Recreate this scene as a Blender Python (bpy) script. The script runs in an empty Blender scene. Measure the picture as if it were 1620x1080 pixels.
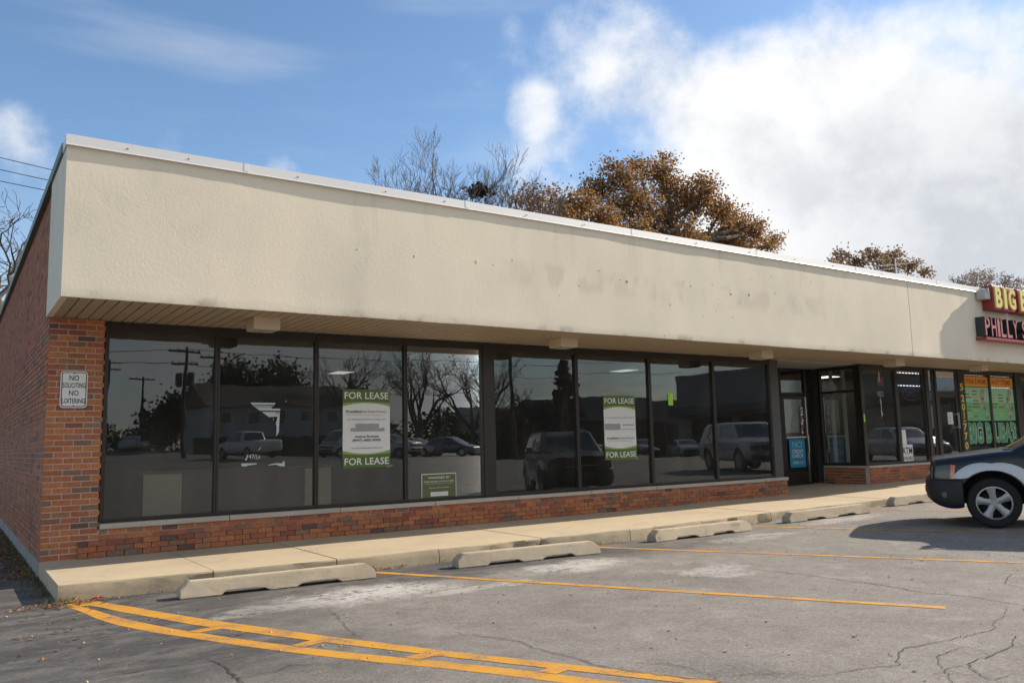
import bpy, bmesh, math, random
from mathutils import Vector, Matrix, noise as mnoise
from mathutils.bvhtree import BVHTree
random.seed(7)
SC = bpy.context.scene
COL = SC.collection
R = math.radians

# ------------------------------------------------------------------ camera
cam = bpy.data.cameras.new("camera")
camo = bpy.data.objects.new("camera", cam)
COL.objects.link(camo)
def set_camera(C, yaw, pitch, roll, lens):
    cy, sy = math.cos(yaw), math.sin(yaw); cp, sp = math.cos(pitch), math.sin(pitch)
    f = Vector((sy*cp, cy*cp, sp)); r = Vector((cy, -sy, 0)); u = r.cross(f)
    r2 = r*math.cos(roll) + u*math.sin(roll); u2 = -r*math.sin(roll) + u*math.cos(roll)
    m = Matrix((r2, u2, -f)).transposed().to_4x4(); m.translation = C
    camo.matrix_world = m
    cam.sensor_width = 36.0; cam.lens = lens
    cam.clip_start = 0.05; cam.clip_end = 3000
set_camera((-0.9497, -11.2742, 1.4308), 0.6011, 0.1215, -0.0240, 28.893)
SC.camera = camo

# ------------------------------------------------------------------ light
SUN_D = Vector((-1.0, 0.148, -0.56)).normalized()          # direction the light travels
ELEV = math.asin(-SUN_D.z)
AZ = math.atan2(-SUN_D.x, -SUN_D.y)
sl = bpy.data.lights.new("sun", 'SUN'); sl.energy = 5.0; sl.angle = R(0.5); sl.color = (1.0, 0.90, 0.76)
so = bpy.data.objects.new("sun", sl); COL.objects.link(so)
so.rotation_euler = SUN_D.to_track_quat('-Z', 'Y').to_euler(); so.location = (30, -10, 30)
SC.view_settings.view_transform = 'Standard'; SC.view_settings.look = 'None'
SC.view_settings.exposure = 0.55; SC.view_settings.gamma = 1.0
SC.view_settings.use_curve_mapping = False

W = bpy.data.worlds.new("World"); SC.world = W; W.use_nodes = True
def build_world():
    nt = W.node_tree; nt.nodes.clear()
    N = nt.nodes.new; L = nt.links.new
    out = N('ShaderNodeOutputWorld'); bg = N('ShaderNodeBackground'); bg.inputs[1].default_value = 0.1
    L(bg.outputs[0], out.inputs[0])
    sky = N('ShaderNodeTexSky'); sky.sky_type = 'NISHITA'; sky.sun_disc = False
    sky.sun_elevation = ELEV; sky.sun_rotation = AZ
    sky.air_density = 1.0; sky.dust_density = 0.4; sky.ozone_density = 2.0
    hs = N('ShaderNodeHueSaturation'); hs.inputs['Saturation'].default_value = 1.08; hs.inputs['Value'].default_value = SKYV
    L(sky.outputs[0], hs.inputs['Color'])
    tc = N('ShaderNodeTexCoord'); D = tc.outputs['Generated']
    def math_(op, a, b=None, clamp=False):
        n = N('ShaderNodeMath'); n.operation = op; n.use_clamp = clamp
        for i, v in enumerate((a, b)):
            if v is None: continue
            if isinstance(v, (int, float)): n.inputs[i].default_value = v
            else: L(v, n.inputs[i])
        return n.outputs[0]
    def smooth(v, a, b, lo=0.0, hi=1.0):
        n = N('ShaderNodeMapRange'); n.interpolation_type = 'SMOOTHSTEP'
        L(v, n.inputs['Value'])
        for k, x in (('From Min', a), ('From Max', b), ('To Min', lo), ('To Max', hi)): n.inputs[k].default_value = x
        return n.outputs[0]
    def blob(d, r0, r1, amp):                      # a cloud bank round a direction
        n = N('ShaderNodeVectorMath'); n.operation = 'DOT_PRODUCT'
        L(D, n.inputs[0]); n.inputs[1].default_value = Vector(d).normalized()
        return smooth(n.outputs['Value'], math.cos(R(r1)), math.cos(R(r0)), 0.0, amp)
    sep = N('ShaderNodeSeparateXYZ'); L(D, sep.inputs[0])
    den = math_('ADD', sep.outputs['Z'], 0.16)
    cx = math_('DIVIDE', sep.outputs['X'], den); cy = math_('DIVIDE', sep.outputs['Y'], den)
    cmb = N('ShaderNodeCombineXYZ'); L(cx, cmb.inputs[0]); L(cy, cmb.inputs[1])
    n1 = N('ShaderNodeTexNoise'); n1.inputs['Scale'].default_value = 1.55; n1.inputs['Detail'].default_value = 9
    n1.inputs['Roughness'].default_value = 0.56; n1.inputs['Distortion'].default_value = 0.35
    L(cmb.outputs[0], n1.inputs['Vector'])
    n2 = N('ShaderNodeTexNoise'); n2.inputs['Scale'].default_value = 6.0; n2.inputs['Detail'].default_value = 10
    n2.inputs['Roughness'].default_value = 0.6; L(D, n2.inputs['Vector'])
    nn = math_('ADD', math_('MULTIPLY', n1.outputs['Fac'], 0.55), math_('MULTIPLY', n2.outputs['Fac'], 0.75)); nn = math_('SUBTRACT', nn, 0.15)
    bias = math_('ADD', blob((0.885, 0.41, 0.17), 7, 25, 0.35), blob((0.83, 0.46, 0.31), 2, 15, 0.22))
    for b in CLOUDS: bias = math_('ADD', bias, blob(*b))
    back = smooth(sep.outputs['Y'], -0.1, -0.5, 0.0, 0.30)
    bias = math_('ADD', bias, back); bias = math_('SUBTRACT', bias, math_('ADD', blob((0.833, 0.36, 0.42), 0.5, 8.5, 0.26), blob((0.715, 0.52, 0.47), 0.5, 9.5, 0.22)))
    dens = smooth(math_('ADD', nn, bias), 0.62, 0.92)
    # wind-drawn veil low on the left
    mp = N('ShaderNodeMapping'); mp.inputs['Scale'].default_value = (2.0, 1.0, 13.0); mp.inputs['Rotation'].default_value = (0, R(8), 0)
    L(D, mp.inputs[0])
    n3 = N('ShaderNodeTexNoise'); n3.inputs['Scale'].default_value = 1.3; n3.inputs['Detail'].default_value = 6; L(mp.outputs[0], n3.inputs['Vector'])
    veil = smooth(n3.outputs['Fac'], 0.50, 0.85, 0.0, 0.26)
    low = smooth(sep.outputs['Z'], 0.36, 0.08, 0.0, 0.20)
    dens = math_('MAXIMUM', dens, math_('MAXIMUM', veil, low))
    # cloud tone: bright tops, greyer low banks
    grey = math_('ADD', blob((0.90, 0.38, 0.12), 3, 17, 0.60), math_('ADD', smooth(n2.outputs['Fac'], 0.60, 0.36, 0, 0.60), smooth(sep.outputs['Y'], -0.1, -0.4, 0.0, 0.30)), True)
    mixc = N('ShaderNodeMix'); mixc.data_type = 'RGBA'; L(grey, mixc.inputs['Factor'])
    mixc.inputs[6].default_value = CLOUD_HI; mixc.inputs[7].default_value = CLOUD_LO
    mx = N('ShaderNodeMix'); mx.data_type = 'RGBA'; L(dens, mx.inputs['Factor'])
    L(hs.outputs[0], mx.inputs[6]); L(mixc.outputs[2], mx.inputs[7])
    L(mx.outputs[2], bg.inputs[0])
SKYV = 1.22
CLOUD_HI = (7.0, 7.05, 7.15, 1); CLOUD_LO = (4.5, 4.75, 5.1, 1)
CLOUDS = [((0.60, 0.67, 0.44), 0.5, 8.5, 0.17), ((0.48, 0.75, 0.455), 0.3, 4, 0.17), ((0.67, 0.63, 0.39), 1, 8, 0.17), ((0.74, 0.55, 0.42), 1, 8, 0.12),
          ((0.58, 0.75, 0.30), 0.5, 5, 0.20), ((0.545, 0.745, 0.385), 0.2, 2.5, 0.15), ((0.03, 0.95, 0.27), 1, 6, 0.22), ((0.20, 0.925, 0.315), 0.3, 3.6, 0.22), ((0.30, 0.90, 0.29), 0.3, 3.0, 0.18)]
build_world()

# ------------------------------------------------------------------ object helpers
def link(o, parent=None):
    COL.objects.link(o)
    if parent is not None: o.parent = parent
    return o
def thing(name, label, cat, loc=(0, 0, 0), rz=0.0, group=None):
    o = bpy.data.objects.new(name, None); o.empty_display_size = 0.2
    o.location = loc; o.rotation_euler = (0, 0, rz); link(o)
    return tag(o, label, cat, group)
def tag(o, label, cat, group=None):
    o['label'] = label; o['category'] = cat
    if group: o['group'] = group
    return o
def wpos(o):
    p = Vector((0, 0, 0))
    while o is not None:
        p = p + o.location; o = o.parent
    return p
class MB:
    def __init__(s): s.v = []; s.f = []; s.m = []; s.uv = None
    def vert(s, p): s.v.append(tuple(p)); return len(s.v)-1
    def face(s, ids, m=0): s.f.append(tuple(ids)); s.m.append(m)
    def poly(s, pts, m=0): s.face([s.vert(p) for p in pts], m)
    def box(s, x0, x1, y0, y1, z0, z1, m=0, skip=()):
        i = len(s.v)
        s.v += [(x0,y0,z0),(x1,y0,z0),(x1,y1,z0),(x0,y1,z0),(x0,y0,z1),(x1,y0,z1),(x1,y1,z1),(x0,y1,z1)]
        F = {'-z':(3,2,1,0),'+z':(4,5,6,7),'-y':(0,1,5,4),'+x':(1,2,6,5),'+y':(2,3,7,6),'-x':(3,0,4,7)}
        for k, q in F.items():
            if k not in skip: s.face([i+a for a in q], m)
    def prism(s, pts, off, m=0):              # polygon pts extruded by the vector off
        o = Vector(off); n = len(pts)
        a = [s.vert(p) for p in pts]; b = [s.vert(Vector(p)+o) for p in pts]
        s.face(a[::-1], m); s.face(b, m)
        for i in range(n): s.face((a[i], a[(i+1) % n], b[(i+1) % n], b[i]), m)
    def tube(s, pts, rad, n=6, m=0, cap=True):
        pts = [Vector(p) for p in pts]
        if not isinstance(rad, (list, tuple)): rad = [rad]*len(pts)
        rings = []; ref = Vector((0.31, 0.17, 0.93))
        for i, p in enumerate(pts):
            t = (pts[min(i+1, len(pts)-1)] - pts[max(i-1, 0)])
            if t.length < 1e-9: t = Vector((0, 0, 1))
            t.normalize(); a = t.cross(ref)
            if a.length < 1e-3: a = t.cross(Vector((1, 0, 0)))
            a.normalize(); b = t.cross(a)
            rings.append([s.vert(p + (a*math.cos(2*math.pi*k/n) + b*math.sin(2*math.pi*k/n))*rad[i]) for k in range(n)])
        for i in range(len(rings)-1):
            for k in range(n): s.face((rings[i][k], rings[i][(k+1) % n], rings[i+1][(k+1) % n], rings[i+1][k]), m)
        if cap: s.face(rings[0][::-1], m); s.face(rings[-1], m)
    def lathe(s, prof, axis='y', n=28, c=(0, 0, 0), m=0):   # prof = [(radius, along)]
        rings = []
        for r, h in prof:
            row = []
            for k in range(n):
                a = 2*math.pi*k/n; u, w = r*math.cos(a), r*math.sin(a)
                row.append(s.vert({'y': (c[0]+u, c[1]+h, c[2]+w), 'z': (c[0]+u, c[1]+w, c[2]+h), 'x': (c[0]+h, c[1]+u, c[2]+w)}[axis]))
            rings.append(row)
        for i in range(len(rings)-1):
            for k in range(n): s.face((rings[i][k], rings[i][(k+1) % n], rings[i+1][(k+1) % n], rings[i+1][k]), m)
    def build(s, name, mats, parent=None, smooth=None, bevel=None, local=False, normals=True):
        me = bpy.data.meshes.new(name)
        off = Vector((0, 0, 0)) if (parent is None or local) else wpos(parent)
        me.from_pydata([tuple(Vector(p)-off) for p in s.v], [], s.f)
        if not isinstance(mats, (list, tuple)): mats = [mats]
        for x in mats: me.materials.append(x)
        if len(mats) > 1: me.polygons.foreach_set('material_index', s.m)
        if normals or smooth is not None:
            bm = bmesh.new(); bm.from_mesh(me)
            if normals: bmesh.ops.recalc_face_normals(bm, faces=bm.faces)
            if smooth is not None:
                bmesh.ops.remove_doubles(bm, verts=bm.verts, dist=1e-5)
                for f in bm.faces: f.smooth = True
                for e in bm.edges:
                    if len(e.link_faces) == 2 and e.calc_face_angle(0) > R(smooth): e.smooth = False
            bm.to_mesh(me); bm.free()
        me.update()
        o = bpy.data.objects.new(name, me); link(o, parent)
        if bevel:
            b = o.modifiers.new('bevel', 'BEVEL'); b.width = bevel; b.segments = 2; b.limit_method = 'ANGLE'; b.angle_limit = R(30)
        return o
def structure(o, stuff=False):
    o['kind'] = 'stuff' if stuff else 'structure'; return o
def copy_tree(o, parent=None):
    c = o.copy(); link(c, parent)
    for ch in list(o.children): copy_tree(ch, c)
    return c
def interp(x, tab):
    if x <= tab[0][0]: return tab[0][1]
    for (a, p), (b, q) in zip(tab, tab[1:]):
        if x <= b: return p + (q-p)*(x-a)/(b-a)
    return tab[-1][1]

# ------------------------------------------------------------------ materials
class NT:
    def __init__(s, name):
        s.mat = bpy.data.materials.new(name); s.mat.use_nodes = True
        s.t = s.mat.node_tree; s.b = s.t.nodes['Principled BSDF']; s.out = s.t.nodes['Material Output']
    def n(s, kind, **kw):
        x = s.t.nodes.new('ShaderNode'+kind)
        for k, v in kw.items(): setattr(x, k, v)
        return x
    def l(s, a, b): s.t.links.new(a, b)
    def put(s, v, sock):
        if isinstance(v, (int, float)): sock.default_value = v
        elif isinstance(v, (tuple, list)): sock.default_value = tuple(v) + ((1,) if len(v) == 3 and sock.type == 'RGBA' else ())
        else: s.l(v, sock)
    def math(s, op, a, b=0.0, c=None, clamp=False):
        x = s.n('Math', operation=op, use_clamp=clamp); s.put(a, x.inputs[0]); s.put(b, x.inputs[1])
        if c is not None: s.put(c, x.inputs[2])
        return x.outputs[0]
    def mix(s, f, a, b, blend='MIX'):
        x = s.n('Mix', data_type='RGBA', blend_type=blend); s.put(f, x.inputs['Factor']); s.put(a, x.inputs[6]); s.put(b, x.inputs[7]); return x.outputs[2]
    def pos(s): return s.n('NewGeometry').outputs['Position']
    def obj(s): return s.n('TexCoord').outputs['Object']
    def map(s, v, scale=(1,1,1), loc=(0,0,0), rot=(0,0,0)):
        x = s.n('Mapping'); s.l(v, x.inputs[0]); x.inputs['Scale'].default_value = scale; x.inputs['Location'].default_value = loc; x.inputs['Rotation'].default_value = rot; return x.outputs[0]
    def noise(s, v, scale, detail=5, rough=0.55, dist=0.0):
        x = s.n('TexNoise'); s.l(v, x.inputs['Vector']); x.inputs['Scale'].default_value = scale; x.inputs['Detail'].default_value = detail
        x.inputs['Roughness'].default_value = rough; x.inputs['Distortion'].default_value = dist; return x.outputs['Fac']
    def step(s, v, a, b, lo=0.0, hi=1.0):
        x = s.n('MapRange', interpolation_type='SMOOTHSTEP'); s.put(v, x.inputs['Value'])
        for k, q in (('From Min', a), ('From Max', b), ('To Min', lo), ('To Max', hi)): x.inputs[k].default_value = q
        return x.outputs[0]
    def ramp(s, v, stops, interp='LINEAR'):
        x = s.n('ValToRGB'); s.put(v, x.inputs[0]); cr = x.color_ramp; cr.interpolation = interp
        while len(cr.elements) < len(stops): cr.elements.new(0.5)
        for e, (p, c) in zip(cr.elements, stops): e.position = p; e.color = tuple(c)+(1,)
        return x.outputs[0]
    def bump(s, h, strength=0.5, dist=0.01, prev=None):
        x = s.n('Bump'); x.inputs['Strength'].default_value = strength; x.inputs['Distance'].default_value = dist; s.l(h, x.inputs['Height'])
        if prev is not None: s.l(prev, x.inputs['Normal'])
        return x.outputs[0]
    def done(s, color=None, rough=None, normal=None, metal=None, **kw):
        if color is not None: s.put(color, s.b.inputs['Base Color'])
        if rough is not None: s.put(rough, s.b.inputs['Roughness'])
        if metal is not None: s.put(metal, s.b.inputs['Metallic'])
        if normal is not None: s.l(normal, s.b.inputs['Normal'])
        for k, v in kw.items(): s.put(v, s.b.inputs[k.replace('_', ' ')])
        return s.mat
def plain(name, c, rough=0.6, metal=0.0, var=0.12, scale=6.0, bump=0.0, **kw):
    t = NT(name); v = t.pos()
    n = t.noise(v, scale, 6)
    lo = tuple(x*(1-var) for x in c); hi = tuple(min(1, x*(1+var)) for x in c)
    col = t.mix(n, lo, hi)
    nm = t.bump(t.noise(v, scale*12, 4), bump, 0.01) if bump else None
    return t.done(col, rough, nm, metal, **kw)
M = {}
def m_brick():
    t = NT('brick'); g = t.n('NewGeometry'); r = g.outputs['Random Per Island']; v = g.outputs['Position']
    c = t.ramp(r, [(0.0, (0.44,0.115,0.042)), (0.13, (0.54,0.155,0.045)), (0.30, (0.62,0.21,0.06)), (0.47, (0.48,0.125,0.05)), (0.60, (0.31,0.06,0.035)),
                   (0.68, (0.56,0.19,0.065)), (0.80, (0.38,0.175,0.08)), (0.86, (0.22,0.13,0.085)), (0.95, (0.055,0.042,0.048)), (0.985, (0.30,0.20,0.13))], 'CONSTANT')
    c = t.mix(0.28, c, (0.33,0.165,0.10))
    n = t.noise(v, 26, 6, 0.65); n2 = t.noise(v, 120, 4)
    c = t.mix(t.step(n, 0.35, 0.75, 0.0, 0.55), c, (0.11,0.055,0.042))
    c = t.mix(t.step(n2, 0.62, 0.80, 0, 0.35), c, (0.50,0.28,0.17))
    wall = t.noise(v, 1.1, 4); c = t.mix(t.step(wall, 0.5, 0.75, 0, 0.30), c, (0.16,0.07,0.05))
    c = t.mix(t.step(t.noise(v, 55, 2, 0.4), 0.735, 0.765, 0, 0.8), c, (0.55,0.5,0.45))
    sz = t.n('SeparateXYZ'); t.l(v, sz.inputs[0]); lowm = t.step(sz.outputs['Z'], 0.62, 0.18)
    c = t.mix(t.math('MULTIPLY', lowm, t.step(t.noise(v, 4.5, 6, 0.7), 0.48, 0.68, 0, 0.55)), c, (0.20,0.145,0.105))
    c = t.mix(t.math('MULTIPLY', t.step(t.noise(v, 1.7, 5, 0.65), 0.56, 0.72), t.step(t.noise(v, 17, 5, 0.7), 0.5, 0.7, 0, 0.4)), c, (0.52,0.44,0.37))
    nm = t.bump(t.math('ADD', t.noise(v, 90, 5), t.math('MULTIPLY', n, 0.8)), 0.5, 0.006)
    return t.done(c, 0.85, nm)
def m_concrete(name, base, dark, speck=0.5, stain=0.5, sc=1.0, scuff=0.0):
    t = NT(name); v = t.pos()
    big = t.noise(v, 0.9*sc, 6, 0.6); mid = t.noise(v, 7*sc, 6, 0.65); fine = t.noise(v, 140, 3, 0.7)
    c = t.mix(t.step(big, 0.42, 0.72, 0, stain), base, dark)
    c = t.mix(t.step(mid, 0.45, 0.75, 0, 0.35), c, tuple(x*0.78 for x in base))
    c = t.mix(t.step(fine, 0.56, 0.74, 0, speck), c, tuple(x*0.5 for x in dark))
    c = t.mix(t.step(fine, 0.40, 0.28, 0, speck*0.6), c, tuple(min(1, x*1.3) for x in base))
    if scuff: c = t.mix(t.math('MULTIPLY', t.step(t.noise(t.map(v, (1,1,3)), 3.2, 6, 0.75), 0.55, 0.70), scuff), c, (0.10,0.085,0.07))
    nm = t.bump(fine, 0.35, 0.006, t.bump(mid, 0.3, 0.012))
    return t.done(c, 0.9, nm)
def m_stucco():
    t = NT('stucco'); v = t.pos()
    big = t.noise(v, 0.55, 5, 0.6); mid = t.noise(t.map(v, (1,1,0.35)), 2.2, 6, 0.6); fine = t.noise(v, 42, 5, 0.6, 1.2); wor = t.noise(t.map(v, (1,1,1.0), rot=(0, R(35), 0)), 15, 3, 0.5, 2.2); sm = t.noise(v, 210, 3)
    c = t.mix(t.step(big, 0.38, 0.68), (0.79,0.70,0.55), (0.72,0.638,0.505))
    c = t.mix(t.step(mid, 0.55, 0.8, 0, 0.45), c, (0.55,0.485,0.385))
    # ghosts of the lettering that once hung here: cleaner patches left by the old sign
    s = t.n('SeparateXYZ'); t.l(v, s.inputs[0])
    band = t.math('MULTIPLY', t.step(s.outputs['Z'], 3.62, 3.80), t.step(s.outputs['Z'], 4.12, 4.0))
    band = t.math('MULTIPLY', band, t.math('MULTIPLY', t.step(s.outputs['X'], 5.0, 6.5), t.step(s.outputs['X'], 13.6, 12.4)))
    bl = t.noise(t.map(v, (1,1,0.5)), 3.4, 2, 0.4)
    c = t.mix(t.math('MULTIPLY', band, t.step(bl, 0.44, 0.58, 0, 0.42)), c, (0.56,0.485,0.375))
    drip = t.noise(t.map(v, (5,5,0.35)), 1.0, 4); c = t.mix(t.math('MULTIPLY', t.step(drip, 0.56, 0.74, 0, 0.3), t.step(s.outputs['Z'], 3.8, 4.75)), c, (0.50,0.44,0.355))
    edge = t.math('MULTIPLY', t.step(s.outputs['Z'], 3.2, 3.06), t.step(t.noise(v, 3.0, 4), 0.5, 0.7)); c = t.mix(t.math('MULTIPLY', edge, 0.7), c, (0.36,0.31,0.24))
    nm = t.bump(sm, 0.2, 0.003, t.bump(wor, 0.17, 0.009, t.bump(fine, 0.14, 0.006)))
    return t.done(c, 0.92, nm)
def m_asphalt():
    t = NT('asphalt'); v = t.pos()
    s = t.n('SeparateXYZ'); t.l(v, s.inputs[0]); X, Y = s.outputs['X'], s.outputs['Y']
    wob = t.noise(v, 0.55, 5, 0.6); wob2 = t.noise(v, 2.3, 6, 0.65); st = t.noise(t.map(v, (0.8,1.7,1), rot=(0,0,R(-28))), 1.6, 8, 0.7, 0.6)
    fine = t.noise(v, 95, 3, 0.75); grit = t.noise(v, 260, 2, 0.6); mid = t.noise(v, 14, 5, 0.7)
    # worn, bleached asphalt, darker where the seal coat is left
    def el(cx, cy, rx, ry, wa=0.9):
        a = t.math('DIVIDE', t.math('SUBTRACT', X, cx), rx); b = t.math('DIVIDE', t.math('SUBTRACT', Y, cy), ry)
        d = t.math('SQRT', t.math('ADD', t.math('MULTIPLY', a, a), t.math('MULTIPLY', b, b)))
        return t.math('ADD', d, t.math('MULTIPLY', t.math('SUBTRACT', wob2, 0.5), wa*2))
    worn = (0.245,0.217,0.184); seal = (0.034,0.033,0.034)
    nearkerb = t.math('MULTIPLY', t.step(t.math('ADD', Y, t.math('MULTIPLY', t.math('SUBTRACT', wob, 0.5), 1.6)), -4.0, -2.9), t.step(X, 11.0, 5.5))
    left = t.step(t.math('ADD', t.math('ADD', X, t.math('MULTIPLY', Y, 0.10)), t.math('MULTIPLY', t.math('SUBTRACT', wob, 0.5), 2.6)), 2.2, 0.2)
    left = t.math('MULTIPLY', left, t.step(t.math('ADD', Y, t.math('MULTIPLY', t.math('SUBTRACT', wob2, 0.5), 1.5)), -7.0, -4.9))
    sealm = t.math('MAXIMUM', nearkerb, left)
    sealm = t.math('MAXIMUM', sealm, t.step(el(3.2, -3.2, 1.5, 0.5), 1.1, 0.5, 0, 0.9))
    sealm = t.math('MULTIPLY', sealm, t.step(st, 0.62, 0.42, 0.55, 1.0))
    patch = t.step(wob2, 0.50, 0.70, 0, 0.38); 
    c = t.mix(patch, worn, (0.160,0.140,0.118))
    c = t.mix(t.step(st, 0.5, 0.7, 0, 0.4), c, (0.31,0.28,0.24))
    # dried salt blooms below the wheel stops
    salt = t.math('MAXIMUM', t.step(el(2.55, -3.62, 1.15, 0.55, 0.7), 1.10, 0.35), t.step(el(5.1, -3.60, 1.1, 0.48, 0.7), 1.10, 0.35, 0, 0.9))
    for e in ((6.0, -4.95, 0.75, 0.45), (1.55, -3.75, 0.9, 0.28), (3.5, -4.1, 0.9, 0.2), (8.6, -3.3, 1.2, 0.3), (11.2, -3.0, 1.2, 0.3)):
        salt = t.math('MAXIMUM', salt, t.step(el(*e), 1.0, 0.45, 0, 0.55))
    salt = t.math('MULTIPLY', salt, t.step(t.math('ADD', t.math('MULTIPLY', mid, 0.6), t.math('MULTIPLY', st, 0.5)), 0.44, 0.58, 0.0, 1))
    c = t.mix(t.step(t.noise(v, 5.0, 7, 0.75), 0.42, 0.66, 0, 0.5), c, (0.125,0.108,0.092)); c = t.mix(t.step(t.noise(v, 0.7, 6, 0.65), 0.46, 0.64, 0, 0.5), c, (0.13,0.113,0.097)); c = t.mix(t.step(t.noise(v, 1.9, 5, 0.65), 0.54, 0.66, 0, 0.5), c, (0.34,0.31,0.27))
    oil = t.step(t.noise(v, 1.35, 3, 0.5), 0.62, 0.74, 0, 0.5); c = t.mix(oil, c, (0.075,0.068,0.062))
    c = t.mix(t.step(t.noise(v, 34, 5, 0.8), 0.50, 0.64, 0, 0.62), c, (0.075,0.066,0.057)); c = t.mix(t.step(t.noise(v, 29, 4, 0.8), 0.50, 0.36, 0, 0.45), c, (0.40,0.36,0.31)); c = t.mix(t.step(fine, 0.53, 0.66, 0, 0.75), c, (0.04,0.037,0.035))
    c = t.mix(t.step(fine, 0.45, 0.32, 0, 0.6), c, (0.40,0.365,0.32))
    c = t.mix(t.step(grit, 0.66, 0.78, 0, 0.55), c, (0.46,0.43,0.39))
    c = t.mix(t.math('MULTIPLY', t.math('MULTIPLY', salt, 0.92), t.step(fine, 0.66, 0.50, 0.45, 1.0)), c, (0.56,0.52,0.47))
    inv = t.math('SUBTRACT', 1.0, t.math('MULTIPLY', salt, 0.95), None, True); sealm = t.math('MULTIPLY', sealm, inv)
    sc = t.mix(t.step(t.noise(v, 34, 5, 0.8), 0.50, 0.66, 0, 0.6), seal, (0.095,0.088,0.082)); sc = t.mix(t.step(t.noise(v, 3.0, 6, 0.7), 0.45, 0.7, 0, 0.6), sc, (0.085,0.078,0.072))
    c = t.mix(t.math('MULTIPLY', sealm, 0.92), c, sc)
    # tyre-dragged streaks where the seal coat has worn through
    c = t.mix(t.math('MULTIPLY', sealm, t.step(t.noise(t.map(v, (0.9,2.6,1), rot=(0,0,R(20))), 2.6, 9, 0.8, 0.8), 0.53, 0.66, 0, 0.6)), c, (0.21,0.188,0.165))
    nm = t.bump(fine, 0.55, 0.010, t.bump(mid, 0.25, 0.02))
    return t.done(c, 0.88, nm)
def m_paint_line(name, wear):
    t = NT(name); v = t.pos()
    a = t.noise(v, 45, 5, 0.75); b = t.noise(v, 3.5, 5, 0.6)
    w = t.step(t.math('ADD', t.math('MULTIPLY', a, 0.65), t.math('MULTIPLY', b, 0.5)), wear, wear+0.14)
    c = t.mix(t.step(b, 0.35, 0.7), (0.60,0.285,0.022), (0.52,0.235,0.030))
    c = t.mix(w, c, (0.17,0.145,0.115))
    return t.done(c, 0.75, t.bump(t.noise(v, 95, 3, 0.75), 0.5, 0.008))
def m_glass(name, tint, ior=1.62):
    t = NT(name); t.t.nodes.remove(t.b)
    fr = t.n('Fresnel'); fr.inputs['IOR'].default_value = ior
    gl = t.n('BsdfGlossy'); gl.inputs['Roughness'].default_value = 0.0; gl.inputs['Color'].default_value = (0.93,0.96,0.95,1)
    bp = t.bump(t.noise(t.obj(), 0.9, 2, 0.4), 0.045, 0.05); t.l(bp, gl.inputs['Normal'])
    tr = t.n('BsdfTransparent'); tr.inputs['Color'].default_value = tuple(tint)+(1,)
    df = t.n('BsdfDiffuse'); df.inputs['Color'].default_value = (0.30,0.29,0.27,1)
    d = t.step(t.noise(t.map(t.obj(), (1,1,0.4)), 2.5, 6, 0.6), 0.42, 0.8, 0.045, 0.13)
    m1 = t.n('MixShader'); t.l(d, m1.inputs[0]); t.l(tr.outputs[0], m1.inputs[1]); t.l(df.outputs[0], m1.inputs[2])
    m2 = t.n('MixShader'); t.l(fr.outputs[0], m2.inputs[0]); t.l(m1.outputs[0], m2.inputs[1]); t.l(gl.outputs[0], m2.inputs[2])
    t.l(m2.outputs[0], t.out.inputs['Surface']); return t.mat
def m_emit(name, c, s):
    t = NT(name); return t.done(c, 0.5, Emission_Color=c, Emission_Strength=s)
def m_leaf(name, stops, trans=.35):
    t = NT(name); g = t.n('NewGeometry')
    c = t.ramp(g.outputs['Random Per Island'], stops)
    c = t.mix(t.step(t.noise(g.outputs['Position'], 0.6, 3), 0.45, 0.7, 0, 0.3), c, stops[0][1])
    t.done(c, 0.7); tl = t.n('BsdfTranslucent'); t.l(c, tl.inputs[0]); mx = t.n('MixShader'); mx.inputs[0].default_value = trans
    t.l(t.b.outputs[0], mx.inputs[1]); t.l(tl.outputs[0], mx.inputs[2]); t.l(mx.outputs[0], t.out.inputs[0]); return t.mat
def m_bark(name, c):
    t = NT(name); v = t.pos(); n = t.noise(t.map(v, (1,1,0.25)), 9, 6, 0.7)
    return t.done(t.mix(n, tuple(x*0.6 for x in c), tuple(x*1.4 for x in c)), 0.9, t.bump(n, 0.6, 0.03))
M['brick'] = m_brick()
M['mortar'] = m_concrete('mortar', (0.56,0.49,0.41), (0.36,0.31,0.26), 0.4, 0.5)
M['joint'] = plain('open_joint', (0.035,0.028,0.025), 0.95)
M['concrete'] = m_concrete('walk_concrete', (0.51,0.405,0.265), (0.42,0.33,0.215), 0.45, 0.7, 1.0, 0.22)
M['kerbc'] = m_concrete('kerb_concrete', (0.44,0.355,0.235), (0.27,0.22,0.15), 0.85, 0.9, 1.6, 0.45)
M['stopc'] = m_concrete('stop_concrete', (0.51,0.42,0.295), (0.37,0.30,0.21), 0.5, 0.7, 1.5, 0.5)
M['found'] = m_concrete('foundation_concrete', (0.32,0.29,0.25), (0.20,0.18,0.155), 0.5, 0.6)
M['sill'] = m_concrete('sill_stone', (0.50,0.445,0.37), (0.37,0.325,0.27), 0.3, 0.6)
M['stucco'] = m_stucco()
M['asphalt'] = m_asphalt()
M['line'] = m_paint_line('yellow_paint', 0.575)
M['line_worn'] = m_paint_line('worn_yellow_paint', 0.545)
M['crack'] = plain('crack_dirt', (0.028,0.025,0.022), 0.95)
M['coping'] = plain('coping_metal', (0.74,0.72,0.69), 0.42, 0.25, 0.06, 1.5)
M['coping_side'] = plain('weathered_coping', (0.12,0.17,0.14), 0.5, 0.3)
M['soffit'] = plain('soffit_panel', (0.43,0.345,0.24), 0.6, 0, 0.06, 2)
M['fixture'] = plain('fixture_cream', (0.60,0.50,0.36), 0.6, 0, 0.05, 3)
M['bronze'] = plain('dark_bronze', (0.040,0.033,0.027), 0.38, 0.35, 0.2, 4)
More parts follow.
